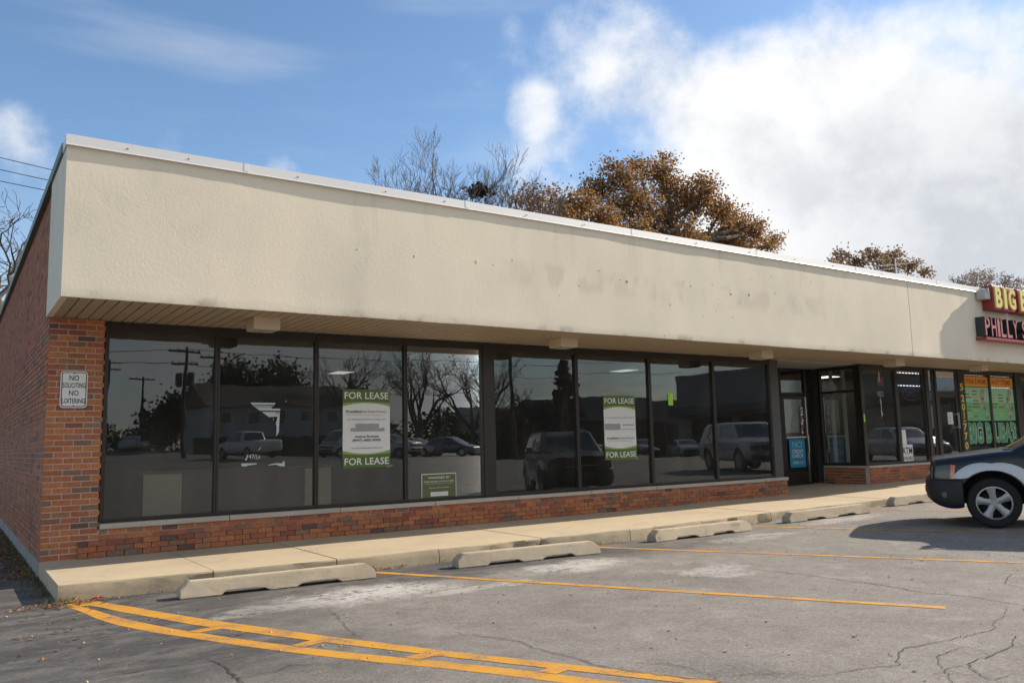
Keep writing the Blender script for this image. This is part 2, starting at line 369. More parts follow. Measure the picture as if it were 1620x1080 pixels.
M['panel_grey'] = plain('charcoal_panel', (0.062,0.060,0.060), 0.5, 0.1, 0.1, 2)
M['alu'] = plain('aluminium', (0.62,0.61,0.60), 0.3, 0.9)
M['glass'] = m_glass('tinted_glass', (0.86,0.87,0.84), 1.86)
M['glass_clear'] = m_glass('clear_glass', (0.74,0.76,0.73), 1.66)
M['white'] = plain('white_paint', (0.78,0.77,0.75), 0.5, 0, 0.04)
M['black'] = plain('black_ink', (0.018,0.018,0.02), 0.6)
M['paper'] = plain('white_paper', (0.72,0.73,0.71), 0.55, 0, 0.05, 3)
M['lease_green'] = plain('lease_green', (0.085,0.145,0.028), 0.5, 0, 0.08)
M['lease_lime'] = plain('lease_lime', (0.26,0.36,0.065), 0.5, 0, 0.05)
M['olive'] = plain('olive_sign', (0.105,0.125,0.040), 0.5, 0, 0.08)
M['greytext'] = plain('grey_ink', (0.20,0.20,0.20), 0.6)
M['smudge'] = plain('grey_scribble', (0.33,0.34,0.34), 0.6, 0, 0.3, 40)
M['sticky'] = plain('fluorescent_note', (0.36,0.80,0.05), 0.55, 0, 0.05)
M['cyan'] = plain('poster_blue', (0.02,0.26,0.46), 0.45, 0, 0.08)
M['roof'] = plain('roof_gravel', (0.25,0.24,0.23), 0.95, 0, 0.3, 20)
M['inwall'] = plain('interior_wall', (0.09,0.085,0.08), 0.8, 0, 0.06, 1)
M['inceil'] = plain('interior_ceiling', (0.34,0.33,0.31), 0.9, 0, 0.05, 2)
M['mustard'] = plain('mustard_wall', (0.33,0.235,0.105), 0.8, 0, 0.08, 1)
def m_floor():
    t = NT('plank_floor'); v = t.pos(); n = t.noise(t.map(v, (0.6,9,1)), 2.0, 6)
    return t.done(t.mix(n, (0.13,0.085,0.055), (0.24,0.17,0.115)), 0.5)
M['floor'] = m_floor()

# ------------------------------------------------------------------ terrain
LOT = [(-60, 0), (9, 0), (11.5, .05), (14.5, .10), (20, .17), (40, .30), (80, .30)]
WALK = [(-10, .165), (8, .165), (13, .19), (17, .265), (20, .30), (30, .40), (60, .45)]
KERB = [(0, -2.03), (1.2, -2.12), (3, -2.27), (7, -2.33), (10, -2.20), (13, -2.16), (17, -2.24), (60, -2.3)]
def lotz(x, y=-5.0):
    z = interp(x, LOT)
    if y < -14: z += min(-y-14, 70)*0.026*max(-1.0, min(1.0, 1-(x-14)/20))
    return z
def walkz(x): return interp(x, WALK)
def build_ground():
    xs = [-700, -300, -120, -60, -30, -15, -8, -4] + [i*0.5 for i in range(0, 60)] + [30 + 4*i for i in range(0, 16)] + [120, 300, 700]
    ys = [-700, -300, -150, -100] + [-90+4*i for i in range(0, 19)] + [-14, -12, -10] + [-9.5+0.5*i for i in range(0, 26)] + [8, 14, 30, 80, 200, 700]
    mb = MB(); idx = {}
    for i, x in enumerate(xs):
        for j, y in enumerate(ys): idx[i, j] = mb.vert((x, y, lotz(x, y)))
    for i in range(len(xs)-1):
        for j in range(len(ys)-1): mb.face((idx[i, j], idx[i+1, j], idx[i+1, j+1], idx[i, j+1]))
    structure(mb.build('ground', M['asphalt'], smooth=60))
build_ground()
def build_walk():
    mb = MB(); joints = [0.0, 1.43, 2.76, 4.06, 5.60, 7.15, 8.70, 10.4, 12.1, 13.75, 15.4, 17.0, 18.6, 20.2, 21.8, 23.4, 25, 26.6, 28.2, 29.8, 31.4, 33, 34.6, 36.2, 37.8]
    for a, b in zip(joints, joints[1:]):
        a2, b2 = a+0.006*(a > 0), b-0.006
        n = max(2, int((b-a)/0.12)); rows = []
        lift = random.uniform(-0.004, 0.004)
        for i in range(n+1):
            x = a2 + (b2-a2)*i/n; z = walkz(x) + lift; k = interp(x, KERB)
            jit = lambda s: (mnoise.noise((x*7.3, s*3.1, 0))*0.007 + max(0, mnoise.noise((x*4.1, s*.4, 7))-.38)*0.09)
            prof = [(1.5, z), (0.3, z), (-1.2, z), (k+0.03+jit(1), z-0.001), (k+0.010+jit(2), z-0.006), (k+0.001+jit(3), z-0.022), (k-0.006+jit(4)*2, z-0.09), (k-0.012+jit(5), -0.30)]
            rows.append([mb.vert((x, y, q)) for y, q in prof])
        for r, s in zip(rows, rows[1:]):
            for j in range(len(r)-1): mb.face((r[j], s[j], s[j+1], r[j+1]), 2 if j >= 4 else 0)
        for row in (rows[0], rows[-1]):
            x = mb.v[row[0]][0]; e = mb.vert((x, 1.5, -0.3)); mb.face(row+[e])
    # dark joint filler a little below the slab tops
    for j in joints[1:-1]:
        z = walkz(j)-0.018; k = interp(j, KERB)
        mb.box(j-0.007, j+0.007, k+0.03, 1.4, z-0.2, z, 1)
    structure(mb.build('pavement', [M['concrete'], M['joint'], M['kerbc']], smooth=22))
build_walk()
def ribbon(pts, w, z=0.003):
    mb = MB(); P = [Vector((x, y, 0)) for x, y in pts]; L, Rr = [], []
    for i, p in enumerate(P):
        d = (P[min(i+1, len(P)-1)]-P[max(i-1, 0)]).normalized(); nrm = Vector((-d.y, d.x, 0)); ww = (w(i/(len(P)-1)) if callable(w) else w)/2
        for S, s in ((L, 1), (Rr, -1)):
            q = p + nrm*ww*s; S.append(mb.vert((q.x, q.y, lotz(q.x, q.y)+z)))
    for i in range(len(P)-1): mb.face((L[i], L[i+1], Rr[i+1], Rr[i]))
    return mb
def subdiv(pts, step=0.12, amp=0.0, seed=0):
    out = []; k = 0; jag = random.Random(int(seed*100))
    for (a, b), (c, d) in zip(pts, pts[1:]):
        n = max(1, int(math.hypot(c-a, d-b)/step))
        for i in range(n):
            f = i/n; k += 1
            j = amp*(mnoise.noise((k*0.83, seed*7.7, 1.0))+jag.uniform(-.8, .8)); j2 = amp*(mnoise.noise((k*0.83, seed*7.7, 9.0))+jag.uniform(-.8, .8))
            out.append((a+(c-a)*f+j, b+(d-b)*f+j2))
    out.append(pts[-1]); return out
# stall lines
for a, b, w, m in [((3.12, -2.45), (5.86, -7.52), .105, 'line'), ((6.33, -2.58), (9.35, -7.9), .10, 'line_worn'), ((9.66, -2.46), (11.9, -7.4), .10, 'line_worn'), ((12.75, -2.45), (15.2, -7.2), .10, 'line_worn'), ((15.9, -2.5), (18.4, -7.3), .10, 'line_worn')]:
    structure(ribbon(subdiv([a, b], .15, .003, a[0]), w).build('parking_line', M[m]))
# the bowed end-of-row marking with its rungs
def bowed():
    OO = [(0.03,-2.12),(0.07,-2.46),(0.13,-2.76),(0.19,-3.16),(0.29,-3.58),(0.48,-4.09),(0.69,-4.53),(0.90,-4.99),(1.13,-5.44),(1.33,-5.80),(1.52,-6.12),(1.74,-6.45),(1.94,-6.80),(2.15,-7.20),(2.50,-7.95)]
    OI = [(0.10,-2.30),(0.17,-2.46),(0.24,-2.72),(0.34,-3.16),(0.46,-3.56),(0.63,-4.04),(0.83,-4.49),(1.03,-4.92),(1.25,-5.35),(1.44,-5.69),(1.63,-6.00),(1.84,-6.33),(2.05,-6.70),(2.27,-7.10),(2.64,-7.85)]
    IO = [(0.20,-2.36),(0.29,-2.58),(0.41,-2.98),(0.60,-3.47),(0.79,-3.98),(0.97,-4.36),(1.21,-4.88),(1.43,-5.31),(1.66,-5.75),(1.90,-6.22),(2.09,-6.56),(2.31,-6.96),(2.75,-7.75)]
    II = [(0.20,-2.02),(0.36,-2.34),(0.55,-2.82),(0.70,-3.25),(0.88,-3.70),(1.05,-4.10),(1.30,-4.65),(1.51,-5.13),(1.74,-5.58),(2.00,-6.12),(2.21,-6.50),(2.44,-6.93),(2.90,-7.78)]
    mb = MB(); lift = 0.0015
    def strip(A, B, z):
        a = [mb.vert((x, y, z)) for x, y in A]; b = [mb.vert((x, y, z)) for x, y in B]
        for i in range(len(A)-1): mb.face((a[i], a[i+1], b[i+1], b[i]))
    strip(OO, OI, lift); strip(IO, II, lift+0.001)
    for k, (p, q) in enumerate([((0.72,-4.28),(0.93,-4.25)), ((1.21,-5.28),(1.40,-5.22)), ((1.70,-6.12),(1.90,-6.10)), ((2.2,-6.98),(2.40,-6.93))]):
        d = Vector((q[0]-p[0], q[1]-p[1], 0)).normalized(); s = Vector((0.42, -0.9, 0))*0.065
        mb.poly([(p[0]-s.x, p[1]-s.y, lift+0.002), (q[0]-s.x, q[1]-s.y, lift+0.002), (q[0]+s.x, q[1]+s.y, lift+0.002), (p[0]+s.x, p[1]+s.y, lift+0.002)])
    mb.poly([(0.03,-2.10,lift+.003),(0.09,-2.44,lift+.003),(0.24,-2.44,lift+.003),(0.33,-2.26,lift+.003),(0.20,-2.04,lift+.003)])
    structure(mb.build('road_marking', M['line']))
bowed()
CR = [([(2.25,-5.55),(2.45,-5.97),(2.53,-6.20),(2.50,-6.48),(2.53,-6.71),(2.56,-6.83),(2.54,-7.02),(2.57,-7.15),(2.63,-7.30),(2.73,-7.50),(2.85,-7.71),(3.0,-8.0)], .016),
 ([(2.61,-6.96),(2.69,-7.01),(2.83,-7.19),(2.92,-7.31),(2.96,-7.47),(2.94,-7.62),(2.88,-7.8)], .009),
 ([(6.30,-5.0),(6.37,-5.44),(6.42,-5.81),(6.41,-6.22),(6.44,-6.57),(6.36,-7.07),(6.48,-7.43),(6.43,-7.64),(6.40,-7.88),(6.5,-8.4)], .020),
 ([(6.3,-7.7),(6.22,-7.84),(5.93,-7.95),(5.58,-8.03),(5.41,-8.14),(5.10,-8.12),(4.70,-8.08),(4.38,-8.03),(4.19,-8.11),(4.06,-8.18),(3.98,-8.24),(3.82,-8.15),(3.69,-8.12),(3.42,-8.07),(3.27,-7.86),(3.10,-7.76),(2.91,-7.71)], .012),
 ([(5.30,-8.33),(5.21,-8.34),(5.01,-8.43),(4.67,-8.46),(4.34,-8.48),(4.25,-8.54),(4.14,-8.65),(4.11,-8.75),(4.29,-8.74),(4.35,-8.76)], .013),
 ([(4.83,-8.33),(4.69,-8.25),(4.41,-8.25),(4.24,-8.33),(4.11,-8.43),(4.05,-8.7)], .008), ([(4.34,-8.48),(4.1,-8.45),(3.9,-8.6),(3.6,-8.7)], .008), ([(5.01,-8.43),(5.1,-8.7),(4.9,-9.0)], .008), ([(4.70,-8.08),(4.75,-8.3),(4.6,-8.5)], .007),
 ([(-0.23,-5.27),(0.05,-5.26),(0.23,-5.24),(0.49,-5.31),(0.62,-5.35)], .014), ([(0.60,-5.20),(0.64,-5.49),(0.63,-5.70),(0.62,-5.96),(0.7,-6.4)], .022),
 ([(0.62,-5.84),(0.88,-5.84),(1.00,-5.75),(1.26,-5.93),(1.47,-5.86)], .009), ([(1.91,-4.07),(1.84,-4.54),(1.76,-4.83),(1.68,-5.30),(1.65,-5.48)], .008),
 ([(9.2,-5.0),(9.05,-5.6),(9.2,-6.2),(9.0,-7.0),(9.1,-7.8)], .012), ([(7.0,-7.9),(7.3,-7.3),(7.9,-7.1),(8.3,-7.3)], .01)]
for k, (p, w) in enumerate(CR):
    s = subdiv(p, .05, .016, k+1); n = len(s)
    structure(ribbon(s, lambda f, w=w, k=k: 1.0*w*(0.35+0.9*abs(mnoise.noise((f*19, k*3.3, 0))))*(1-0.7*abs(2*f-1)**3), 0.0055).build('ground_crack', M['crack']))

# ------------------------------------------------------------------ the shop building
FX0, FD, ZS, ZT, ZC, XE = -0.04, -1.576, 3.065, 4.73, 4.83, 40.0
ROW = 2.9/41; BL = 0.205; BACK = 14.0
BLD = thing('shop_building', 'long single storey shop building of brick and glass under a deep cream stucco fascia', 'building')
def brick_row(mb, x0, x1, z, y, off, out=0.0, mj=0.011, side=False, jit=0.003):
    u = x0 - (BL if off > 0 else 0) + off
    while u < x1:
        a, b = max(u, x0), min(u+BL, x1)
        if b-a > 0.03:
            d = y-out-random.uniform(0, jit); e0 = mj/2 if a > x0 else 0; e1 = mj/2 if b < x1 else 0
            if side: mb.box(-out-random.uniform(0, jit), 0.06, a+e0, b-e1, z+mj/2, z+ROW-mj/2, skip=('+x',))
            else: mb.box(a+e0, b-e1, d, y+0.07, z+mj/2, z+ROW-mj/2, skip=('+y',))
        u += BL
def build_walls():
    # pillar left of the glazing
    mb = MB(); mo = MB()
    for r in range(41):
        brick_row(mb, 0.0, 0.62, 0.165+r*ROW, 0.0, (r % 2)*BL/2)
    mo.box(0.008, 0.60, 0.003, 0.4, 0.165, ZS)
    b = mb.build('brick_pier', M['brick'], BLD); mo.build('mortar', M['mortar'], b)
    # dwarf wall: its lowest courses are corbelled with open head joints
    mb = MB(); mo = MB()
    outs = [0.034, 0.030, 0.020, 0.010, 0.0]
    for r in range(5):
        x0 = 0.62 if r > 2 else 0.40
        brick_row(mb, x0, 13.74, 0.165+r*0.066, 0.0, ((r+1) % 2)*BL/2, outs[r], 0.011 if r > 2 else 0.010, jit=0.008)
    for k in range(2):
        pass
    mo.box(0.60, 13.72, 0.002, 0.16, 0.14, 0.493)
    # right end return of the wall
    b = mb.build('dwarf_wall', M['brick'], BLD); mo.build('mortar', M['mortar'], b)
    mb = MB(); mo = MB(); rr = [0]
    for r in range(6):
        z = 0.235+r*ROW*0.94
        brick_row(mb, 16.76, 19.72, z, 0.0, (r % 2)*BL/2, 0.004, 0.010, jit=0.006)
        u = 0.10
        while u < 1.2:
            e = min(u+BL, 1.2); mb.box(16.745, 16.80, u+0.005, e-0.005, z+0.005, z+ROW*.94-0.005, skip=('+x',)); u += BL+0.0
    mo.box(16.755, 19.70, 0.008, 0.16, 0.20, 0.63); mo.box(16.755, 16.9, 0.16, 1.22, 0.20, 0.63)
    b = mb.build('dwarf_wall', M['brick'], BLD); mo.build('mortar', M['mortar'], b)
    mb = MB(); mo = MB()
    for r in range(6): brick_row(mb, 21.42, 40.0, .265+r*ROW*.94, 0.0, (r % 2)*BL/2, 0.004, 0.010, jit=0.006)
    mo.box(21.44, 40, 0.008, 0.16, 0.2, 0.66); b = mb.build('dwarf_wall', M['brick'], BLD); mo.build('mortar', M['mortar'], b)
    # the long side wall
    mb = MB(); mo = MB()
    for r in range(66):
        z = 0.165+r*ROW
        if z+ROW > 4.80: break
        brick_row(mb, 0.0, BACK, z, 0.0, ((r+1) % 2)*BL/2, 0.0, 0.010, True)
    mo.box(0.009, 0.25, 0.10, BACK, 0.0, 4.79)
    b = mb.build('side_wall', M['brick'], BLD); mo.build('mortar', M['mortar'], b)
    mb = MB(); mb.box(-0.012, 0.2, 0.004, BACK, -0.3, 0.163); mb.build('foundation', M['found'], BLD, bevel=0.01)
    mb = MB(); mb.box(0.0, XE, BACK+0.003, BACK+0.25, -0.3, 4.79); mb.box(XE+0.003, XE+0.25, 0.10, BACK, -0.3, 4.79); mb.build('rear_wall', M['mortar'], BLD)
    mb = MB(); mb.box(0.26, XE-0.01, -1.45, BACK-0.02, 4.58, 4.66); mb.build('roof', M['roof'], BLD)
build_walls()
def stone(mb, x0, x1, z0, z1, y0=-0.028, y1=0.085, step=1.55):
    x = x0
    while x < x1-0.01:
        e = min(x+step, x1); mb.box(x+(0.004 if x > x0 else 0), e-(0.004 if e < x1 else 0), y0-random.uniform(0, .004), y1, z0, z1+random.uniform(-.003, .003)); x = e
mb = MB(); stone(mb, 0.625, 13.76, 0.494, 0.556); mb.build('stone_sill', M['sill'], BLD, bevel=0.008)
mb = MB(); stone(mb, 16.72, 19.74, 0.632, 0.684); mb.box(16.722, 16.86, 0.09, 1.20, 0.632, 0.683); mb.build('stone_sill', M['sill'], BLD, bevel=0.008)
mb = MB(); stone(mb, 21.40, 40.0, 0.66, 0.71); mb.build('stone_sill', M['sill'], BLD, bevel=0.008)

def build_fascia():
    for s, (x0, x1) in enumerate([(FX0, 16.20), (16.212, XE)]):
        mb = MB(); xs = [x0+(x1-x0)*i/int((x1-x0)/0.06) for i in range(int((x1-x0)/0.06)+1)]
        zs = [ZS, ZS+0.025, ZS+0.12, 3.5, 4.0, 4.4, ZT+0.04]
        rows = []
        for x in xs:
            row = []
            for j, z in enumerate(zs):
                ragged = (mnoise.noise((x*0.9, 3.3, 0))*0.006 + mnoise.noise((x*9.0, 7.3, 0))*0.003) if j == 0 else 0
                bow = mnoise.noise((x*0.5, z*0.9, 5.0))*0.012 + mnoise.noise((x*2.2, z*2.2, 8.0))*0.004
                row.append(mb.vert((x, FD - bow + (0.004 if j == 0 else 0), z + ragged)))
            row.append(mb.vert((x, FD+0.09, ZS+0.012))); rows.append(row)
            row.append(mb.vert((x, FD+0.09, ZS+0.06)))
        for a, b in zip(rows, rows[1:]):
            for j in range(len(zs)-1): mb.face((a[j], b[j], b[j+1], a[j+1]))
            mb.face((a[len(zs)], b[len(zs)], b[0], a[0])); mb.face((a[len(zs)+1], b[len(zs)+1], b[len(zs)], a[len(zs)]))
        if s == 0:                                 # the shaded return at the corner
            r0 = rows[0][:len(zs)]; back = [mb.vert((x0, -0.002, z)) for z in zs]
            for j in range(len(zs)-1): mb.face((r0[j], r0[j+1], back[j+1], back[j]))
            k = [mb.vert((x0+0.07, -0.002, ZS+0.004)), mb.vert((x0+0.07, FD+0.09, ZS+0.004))]; mb.face((r0[0], back[0], k[0], k[1]))
        f = mb.build('fascia', M['stucco'], BLD, smooth=28)
        if s == 0:
            for i, (hx, hz) in enumerate([(5.12,3.97),(5.74,4.07),(5.41,3.96),(7.39,4.07),(7.98,3.95),(7.83,3.97),(9.28,4.08),(9.45,4.01),(9.99,4.08),(10.45,3.95),(10.94,3.97),(10.69,3.82),(10.12,3.83),(10.51,3.71),(11.01,4.28),(11.60,4.38),(12.80,4.39),(11.68,4.07),(8.94,3.65),(10.46,3.54),(9.65,3.12),(8.76,3.11),(4.14,3.95),(9.71,3.50),(3.31,3.95),(6.6,3.62),(7.0,3.8),(10.05,3.62),(12.2,3.9)]):
                h = MB(); r = random.uniform(0.005, 0.011) if i not in (0, 4, 9, 10) else 0.017; n = 9
                bow = mnoise.noise((hx*0.5, hz*0.9, 5.0))*0.012 + mnoise.noise((hx*2.2, hz*2.2, 8.0))*0.004; y = FD-bow-0.0035; ring = [(hx+r*math.cos(6.283*k/n)*random.uniform(.7,1.1), y, hz+1.4*r*math.sin(6.283*k/n)*random.uniform(.7,1.15)) for k in range(n)]
                o = [(hx+1.5*(p[0]-hx), y+0.004, hz+1.5*(p[2]-hz)) for p in ring]
                a = [h.vert(p) for p in ring]; b = [h.vert(p) for p in o]; h.face(a, 1)
                for k in range(n): h.face((a[k], a[(k+1) % n], b[(k+1) % n], b[k]), 0)
                h.build('anchor_hole', [M['stucco'], M['joint'] if i in (4, 9, 10) else (M['found'] if i % 2 else M['stopc'])], f)
    mb = MB(); mb.box(16.2005, 16.2115, FD+0.006, FD+0.03, ZS+0.02, ZT+0.02); mb.build('expansion_joint', M['joint'], BLD)
    # metal coping along the front, jointed every 3 m, and along the side wall
    xs = [FX0-0.02, 1.86, 4.96, 8.12, 11.2, 14.3, 17.4, 20.5, 23.6, 26.7, 29.8, 33, 36, XE]
    c = MB()
    for a, b in zip(xs, xs[1:]):
        j = random.uniform(-.003, .003)
        c.prism([(a+.003, FD-0.034+j, ZC-0.105), (a+.003, FD-0.030+j, ZC), (a+.003, FD+0.28, ZC-0.03), (a+.003, FD+0.28, ZC-0.12), (a+.003, FD-0.0, ZC-0.12), (a+.003, FD-0.04+j, ZC-0.118)], (b-a-.006, 0, 0))
        c.prism([(b-.025, FD-0.037+j, ZC-0.103), (b-.025, FD-0.033+j, ZC+.002), (b-.025, FD+0.2, ZC-0.018), (b-.025, FD+0.2, ZC-0.1)], (0.05, 0, 0))
    cp = c.build('coping', M['coping'], BLD)
    rv = MB()
    for i, a in enumerate([0.55, 1.2, 2.5, 3.7, 4.6, 6.0, 7.1, 8.9, 9.6, 11.0, 12.3, 13.5, 15.2]):
        rv.lathe([(0.010, 0.0), (0.010, -0.006), (0.0, -0.008)], 'y', 8, (a, FD-0.034, ZC-0.06))
    rv.build('rivets', M['greytext'], cp)
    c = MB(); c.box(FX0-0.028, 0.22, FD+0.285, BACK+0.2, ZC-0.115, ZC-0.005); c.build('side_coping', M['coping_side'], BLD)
    # ribbed soffit
    s = MB(); x = FX0+0.06; k = 0
    while x < XE:
        s.box(x, x+0.118, FD+0.09, 0.16, ZS+0.006, ZS+0.03); s.box(x+0.118, x+0.133, FD+0.09, 0.16, ZS+0.020, ZS+0.03, 1); x += 0.133
    s.build('soffit', [M['soffit'], plain('soffit_groove', (0.15, 0.115, 0.08), 0.8)], BLD)
    c = MB(); c.box(13.76, 16.74, 0.17, 1.5, ZS+0.006, ZS+0.02); c.build('recess_ceiling', M['soffit'], BLD)
build_fascia()
for i, x in enumerate([2.17, 7.06, 11.95, 16.55, 20.35, 24.6, 29.0, 33.5]):
    mb = MB(); w = 0.34
    mb.prism([(x, -0.98, ZS-0.14), (x+w, -0.98, ZS-0.14), (x+w, -0.66, ZS-0.14), (x, -0.66, ZS-0.14)], (0, 0, 0.15))
    f = mb.build('soffit_light', M['fixture'], BLD, bevel=0.006)
    mb = MB(); mb.box(x+0.03, x+w-0.03, -0.95, -0.69, ZS-0.147, ZS-0.142); mb.build('diffuser', M['inceil'], f)

# storefront glazing: every light of glass is a window with its own frame and pane
YF0, YF1, YG = 0.085, 0.185, 0.125
def window(x0, x1, z0, z1, glass='glass', bars=(), fw=0.05, head=0.10, foot=0.05, fl=None, frr=None, xs=None):
    fl = fw if fl is None else fl; frr = fw if frr is None else frr
    mb = MB(); 
    mb.box(x0, x0+fl, YF0, YF1, z0, z1); mb.box(x1-frr, x1, YF0, YF1, z0, z1)
    mb.box(x0+fl, x1-frr, YF0+.003, YF1, z0, z0+foot); mb.box(x0+fl, x1-frr, YF0+.003, YF1, z1-head, z1)
    for b in bars: mb.box(x0+fl, x1-frr, YF0+.004, YF1, b-0.022, b+0.022)
    f = mb.build('window', M['bronze'], BLD, bevel=0.004)
    g = MB(); g.poly([(x0+fl-.01, YG, z0+foot-.01), (x1-frr+.01, YG, z0+foot-.01), (x1-frr+.01, YG, z1-head+.01), (x0+fl-.01, YG, z1-head+.01)])
    p = g.build('pane', M[glass], None); p.location = ((x0+x1)/2, YG, (z0+z1)/2)
    for v in p.data.vertices: v.co -= p.location
    p.parent = f; p.rotation_euler = (R(random.uniform(-.12, .12)), 0, R(random.uniform(-.12, .12)))
    return f
MULL = [0.63, 2.02, 3.413, 4.839, 6.243]
Z0, Z1 = 0.557, 3.045
for a, b in zip(MULL, MULL[1:]): window(a+(0 if a < .7 else .0015), b-.0015, Z0, Z1, fw=0.028, fl=0.05 if a < .7 else 0.028, frr=0.028)
mb = MB(); mb.box(6.245, 6.42, 0.075, 0.19, Z0, Z1); mb.build('mullion_post', M['bronze'], BLD, bevel=0.004)
MULL2 = [6.422, 8.213, 9.982, 11.741, 13.47]
for a, b in zip(MULL2, MULL2[1:]): window(a+.0015, b-.0015, Z0, Z1, fw=0.034, fl=0.05 if a < 6.5 else 0.034)
mb = MB(); mb.box(13.472, 13.75, 0.07, 0.30, 0.30, Z1); mb.box(13.62, 13.748, 0.30, 1.5, 0.2, ZS); mb.build('corner_panel', M['panel_grey'], BLD, bevel=0.004)

def frame_x(mb, x0, x1, y0, y1, z0, z1, w, bars=()):
    mb.box(x0, x0+w, y0, y1, z0, z1); mb.box(x1-w, x1, y0, y1, z0, z1)
    mb.box(x0+w, x1-w, y0+.003, y1, z1-w, z1); mb.box(x0+w, x1-w, y0+.003, y1, z0, z0+w)
    for b in bars: mb.box(x0+w, x1-w, y0+.004, y1, b-0.025, b+0.025)
def pane_y(name, par, x0, x1, y, z0, z1, mat='glass'):
    g = MB(); g.poly([(x0, y, z0), (x1, y, z0), (x1, y, z1), (x0, y, z1)]); return g.build(name, M[mat], par)
def build_recess():
    y = 1.38
    # blank leaf hidden behind the panel, glazed door and sidelight
    mb = MB(); frame_x(mb, 13.76, 16.745, y, y+0.1, 0.20, ZS, 0.05, ()); 
    for x in (15.46, 16.44): mb.box(x, x+0.075, y+.002, y+.1, 0.20, ZS-.05)
    mb.box(13.81, 16.69, y+.005, y+.1, 2.40, 2.46)
    f = mb.build('entrance_frame', M['bronze'], BLD, bevel=0.004)
    pane_y('pane', f, 13.8, 15.47, y+.05, 0.3, ZS-.05); pane_y('transom_pane', f, 15.53, 16.45, y+.05, 2.45, ZS-.04); pane_y('sidelight_pane', f, 16.51, 16.70, y+.05, 0.25, ZS-.04)
    d = MB(); x0, x1 = 15.55, 16.43
    d.box(x0, x0+.07, y+.01, y+.06, .24, 2.39); d.box(x1-.07, x1, y+.01, y+.06, .24, 2.39); d.box(x0+.07, x1-.07, y+.012, y+.06, 2.30, 2.39); d.box(x0+.07, x1-.07, y+.012, y+.06, .24, .55); d.box(x0+.07, x1-.07, y+.012, y+.06, 1.36, 1.40)
    dd = d.build('door', M['bronze'], BLD, bevel=0.003)
    pane_y('pane', dd, x0+.06, x1-.06, y+.035, .54, 2.31, 'glass')
    h = MB(); h.box(x1-.022, x1+.004, y-.012, y+.009, .30, 2.36); h.box(x1-.05, x1-.02, y-.05, y-.02, 1.0, 1.42); h.box(x1-.05, x1-.02, y-.02, y+.01, 1.02, 1.06); h.box(x1-.05, x1-.02, y-.02, y+.01, 1.36, 1.40); h.build('handle', M['alu'], dd)
    r = MB(); r.box(x0+.07, x1-.07, y-.008, y+.008, 1.365, 1.395); r.build('push_rail', M['alu'], dd)
    # return window of the next shop, facing the recess
    mb = MB(); X0, X1 = 16.75, 16.85
    for ya, yb in ((0.19, 0.25), (1.17, 1.23)): mb.box(X0, X1, ya, yb, .684, ZS-.02)
    for za, zb in ((.684, .74), (2.42, 2.47), (2.97, 3.045)): mb.box(X0+.003, X1, .25, 1.17, za, zb)
    f = mb.build('window', M['bronze'], BLD, bevel=0.004)
    g = MB(); g.poly([(16.79, .24, .72), (16.79, 1.18, .72), (16.79, 1.18, 3.0), (16.79, .24, 3.0)]); g.build('pane', M['glass_clear'], f)
    mb = MB(); mb.box(16.75, 16.85, 0.07, .19, .684, ZS-.02); mb.build('mullion_post', M['bronze'], BLD, bevel=0.004)
build_recess()
window(16.853, 18.26, .685, 3.045, 'glass_clear', fw=.045); window(18.263, 19.56, .685, 3.045, 'glass', fw=.05, fl=.09)
mb = MB(); mb.box(19.563, 19.72, 0.06, .2, .25, 3.045); mb.box(20.02, 20.10, 0.065, .2, .28, 3.045); mb.build('mullion_post', M['bronze'], BLD, bevel=.004)
def build_door2():
    mb = MB(); frame_x(mb, 19.723, 20.017, .09, .18, .3, 3.04, .04, (2.45,)); f = mb.build('window', M['bronze'], BLD, bevel=.003); pane_y('pane', f, 19.75, 20.0, .125, .32, 3.0)
    mb = MB(); frame_x(mb, 20.103, 21.197, .088, .18, .3, 3.04, .05, (2.45,)); f = mb.build('entrance_frame', M['bronze'], BLD, bevel=.003); pane_y('transom_pane', f, 20.14, 21.16, .125, 2.47, 3.0)
    d = MB(); frame_x(d, 20.16, 21.14, .10, .15, .31, 2.42, .085); dd = d.build('door', M['bronze'], BLD, bevel=.003); pane_y('pane', dd, 20.24, 21.06, .125, .39, 2.34)
    h = MB(); h.box(21.00, 21.03, .03, .06, 1.5, 1.92); h.box(21.0, 21.03, .06, .11, 1.52, 1.56); h.box(21.0, 21.03, .06, .11, 1.86, 1.9); h.build('handle', M['alu'], dd)
    mb = MB(); mb.box(21.20, 21.50, 0.07, .19, .3, 3.045); mb.build('mullion_post', M['bronze'], BLD, bevel=.004)
build_door2()
window(21.503, 22.90, .711, 3.045, 'glass', fw=.05); window(22.903, 24.32, .711, 3.045, 'glass', fw=.05)
mb = MB(); mb.box(24.323, 24.66, 0.06, .2, .3, 3.045); mb.build('mullion_post', M['bronze'], BLD, bevel=.004)
for a in range(8): window(24.663+a*1.9, 24.66+(a+1)*1.9, .711, 3.045, 'glass', fw=.05)

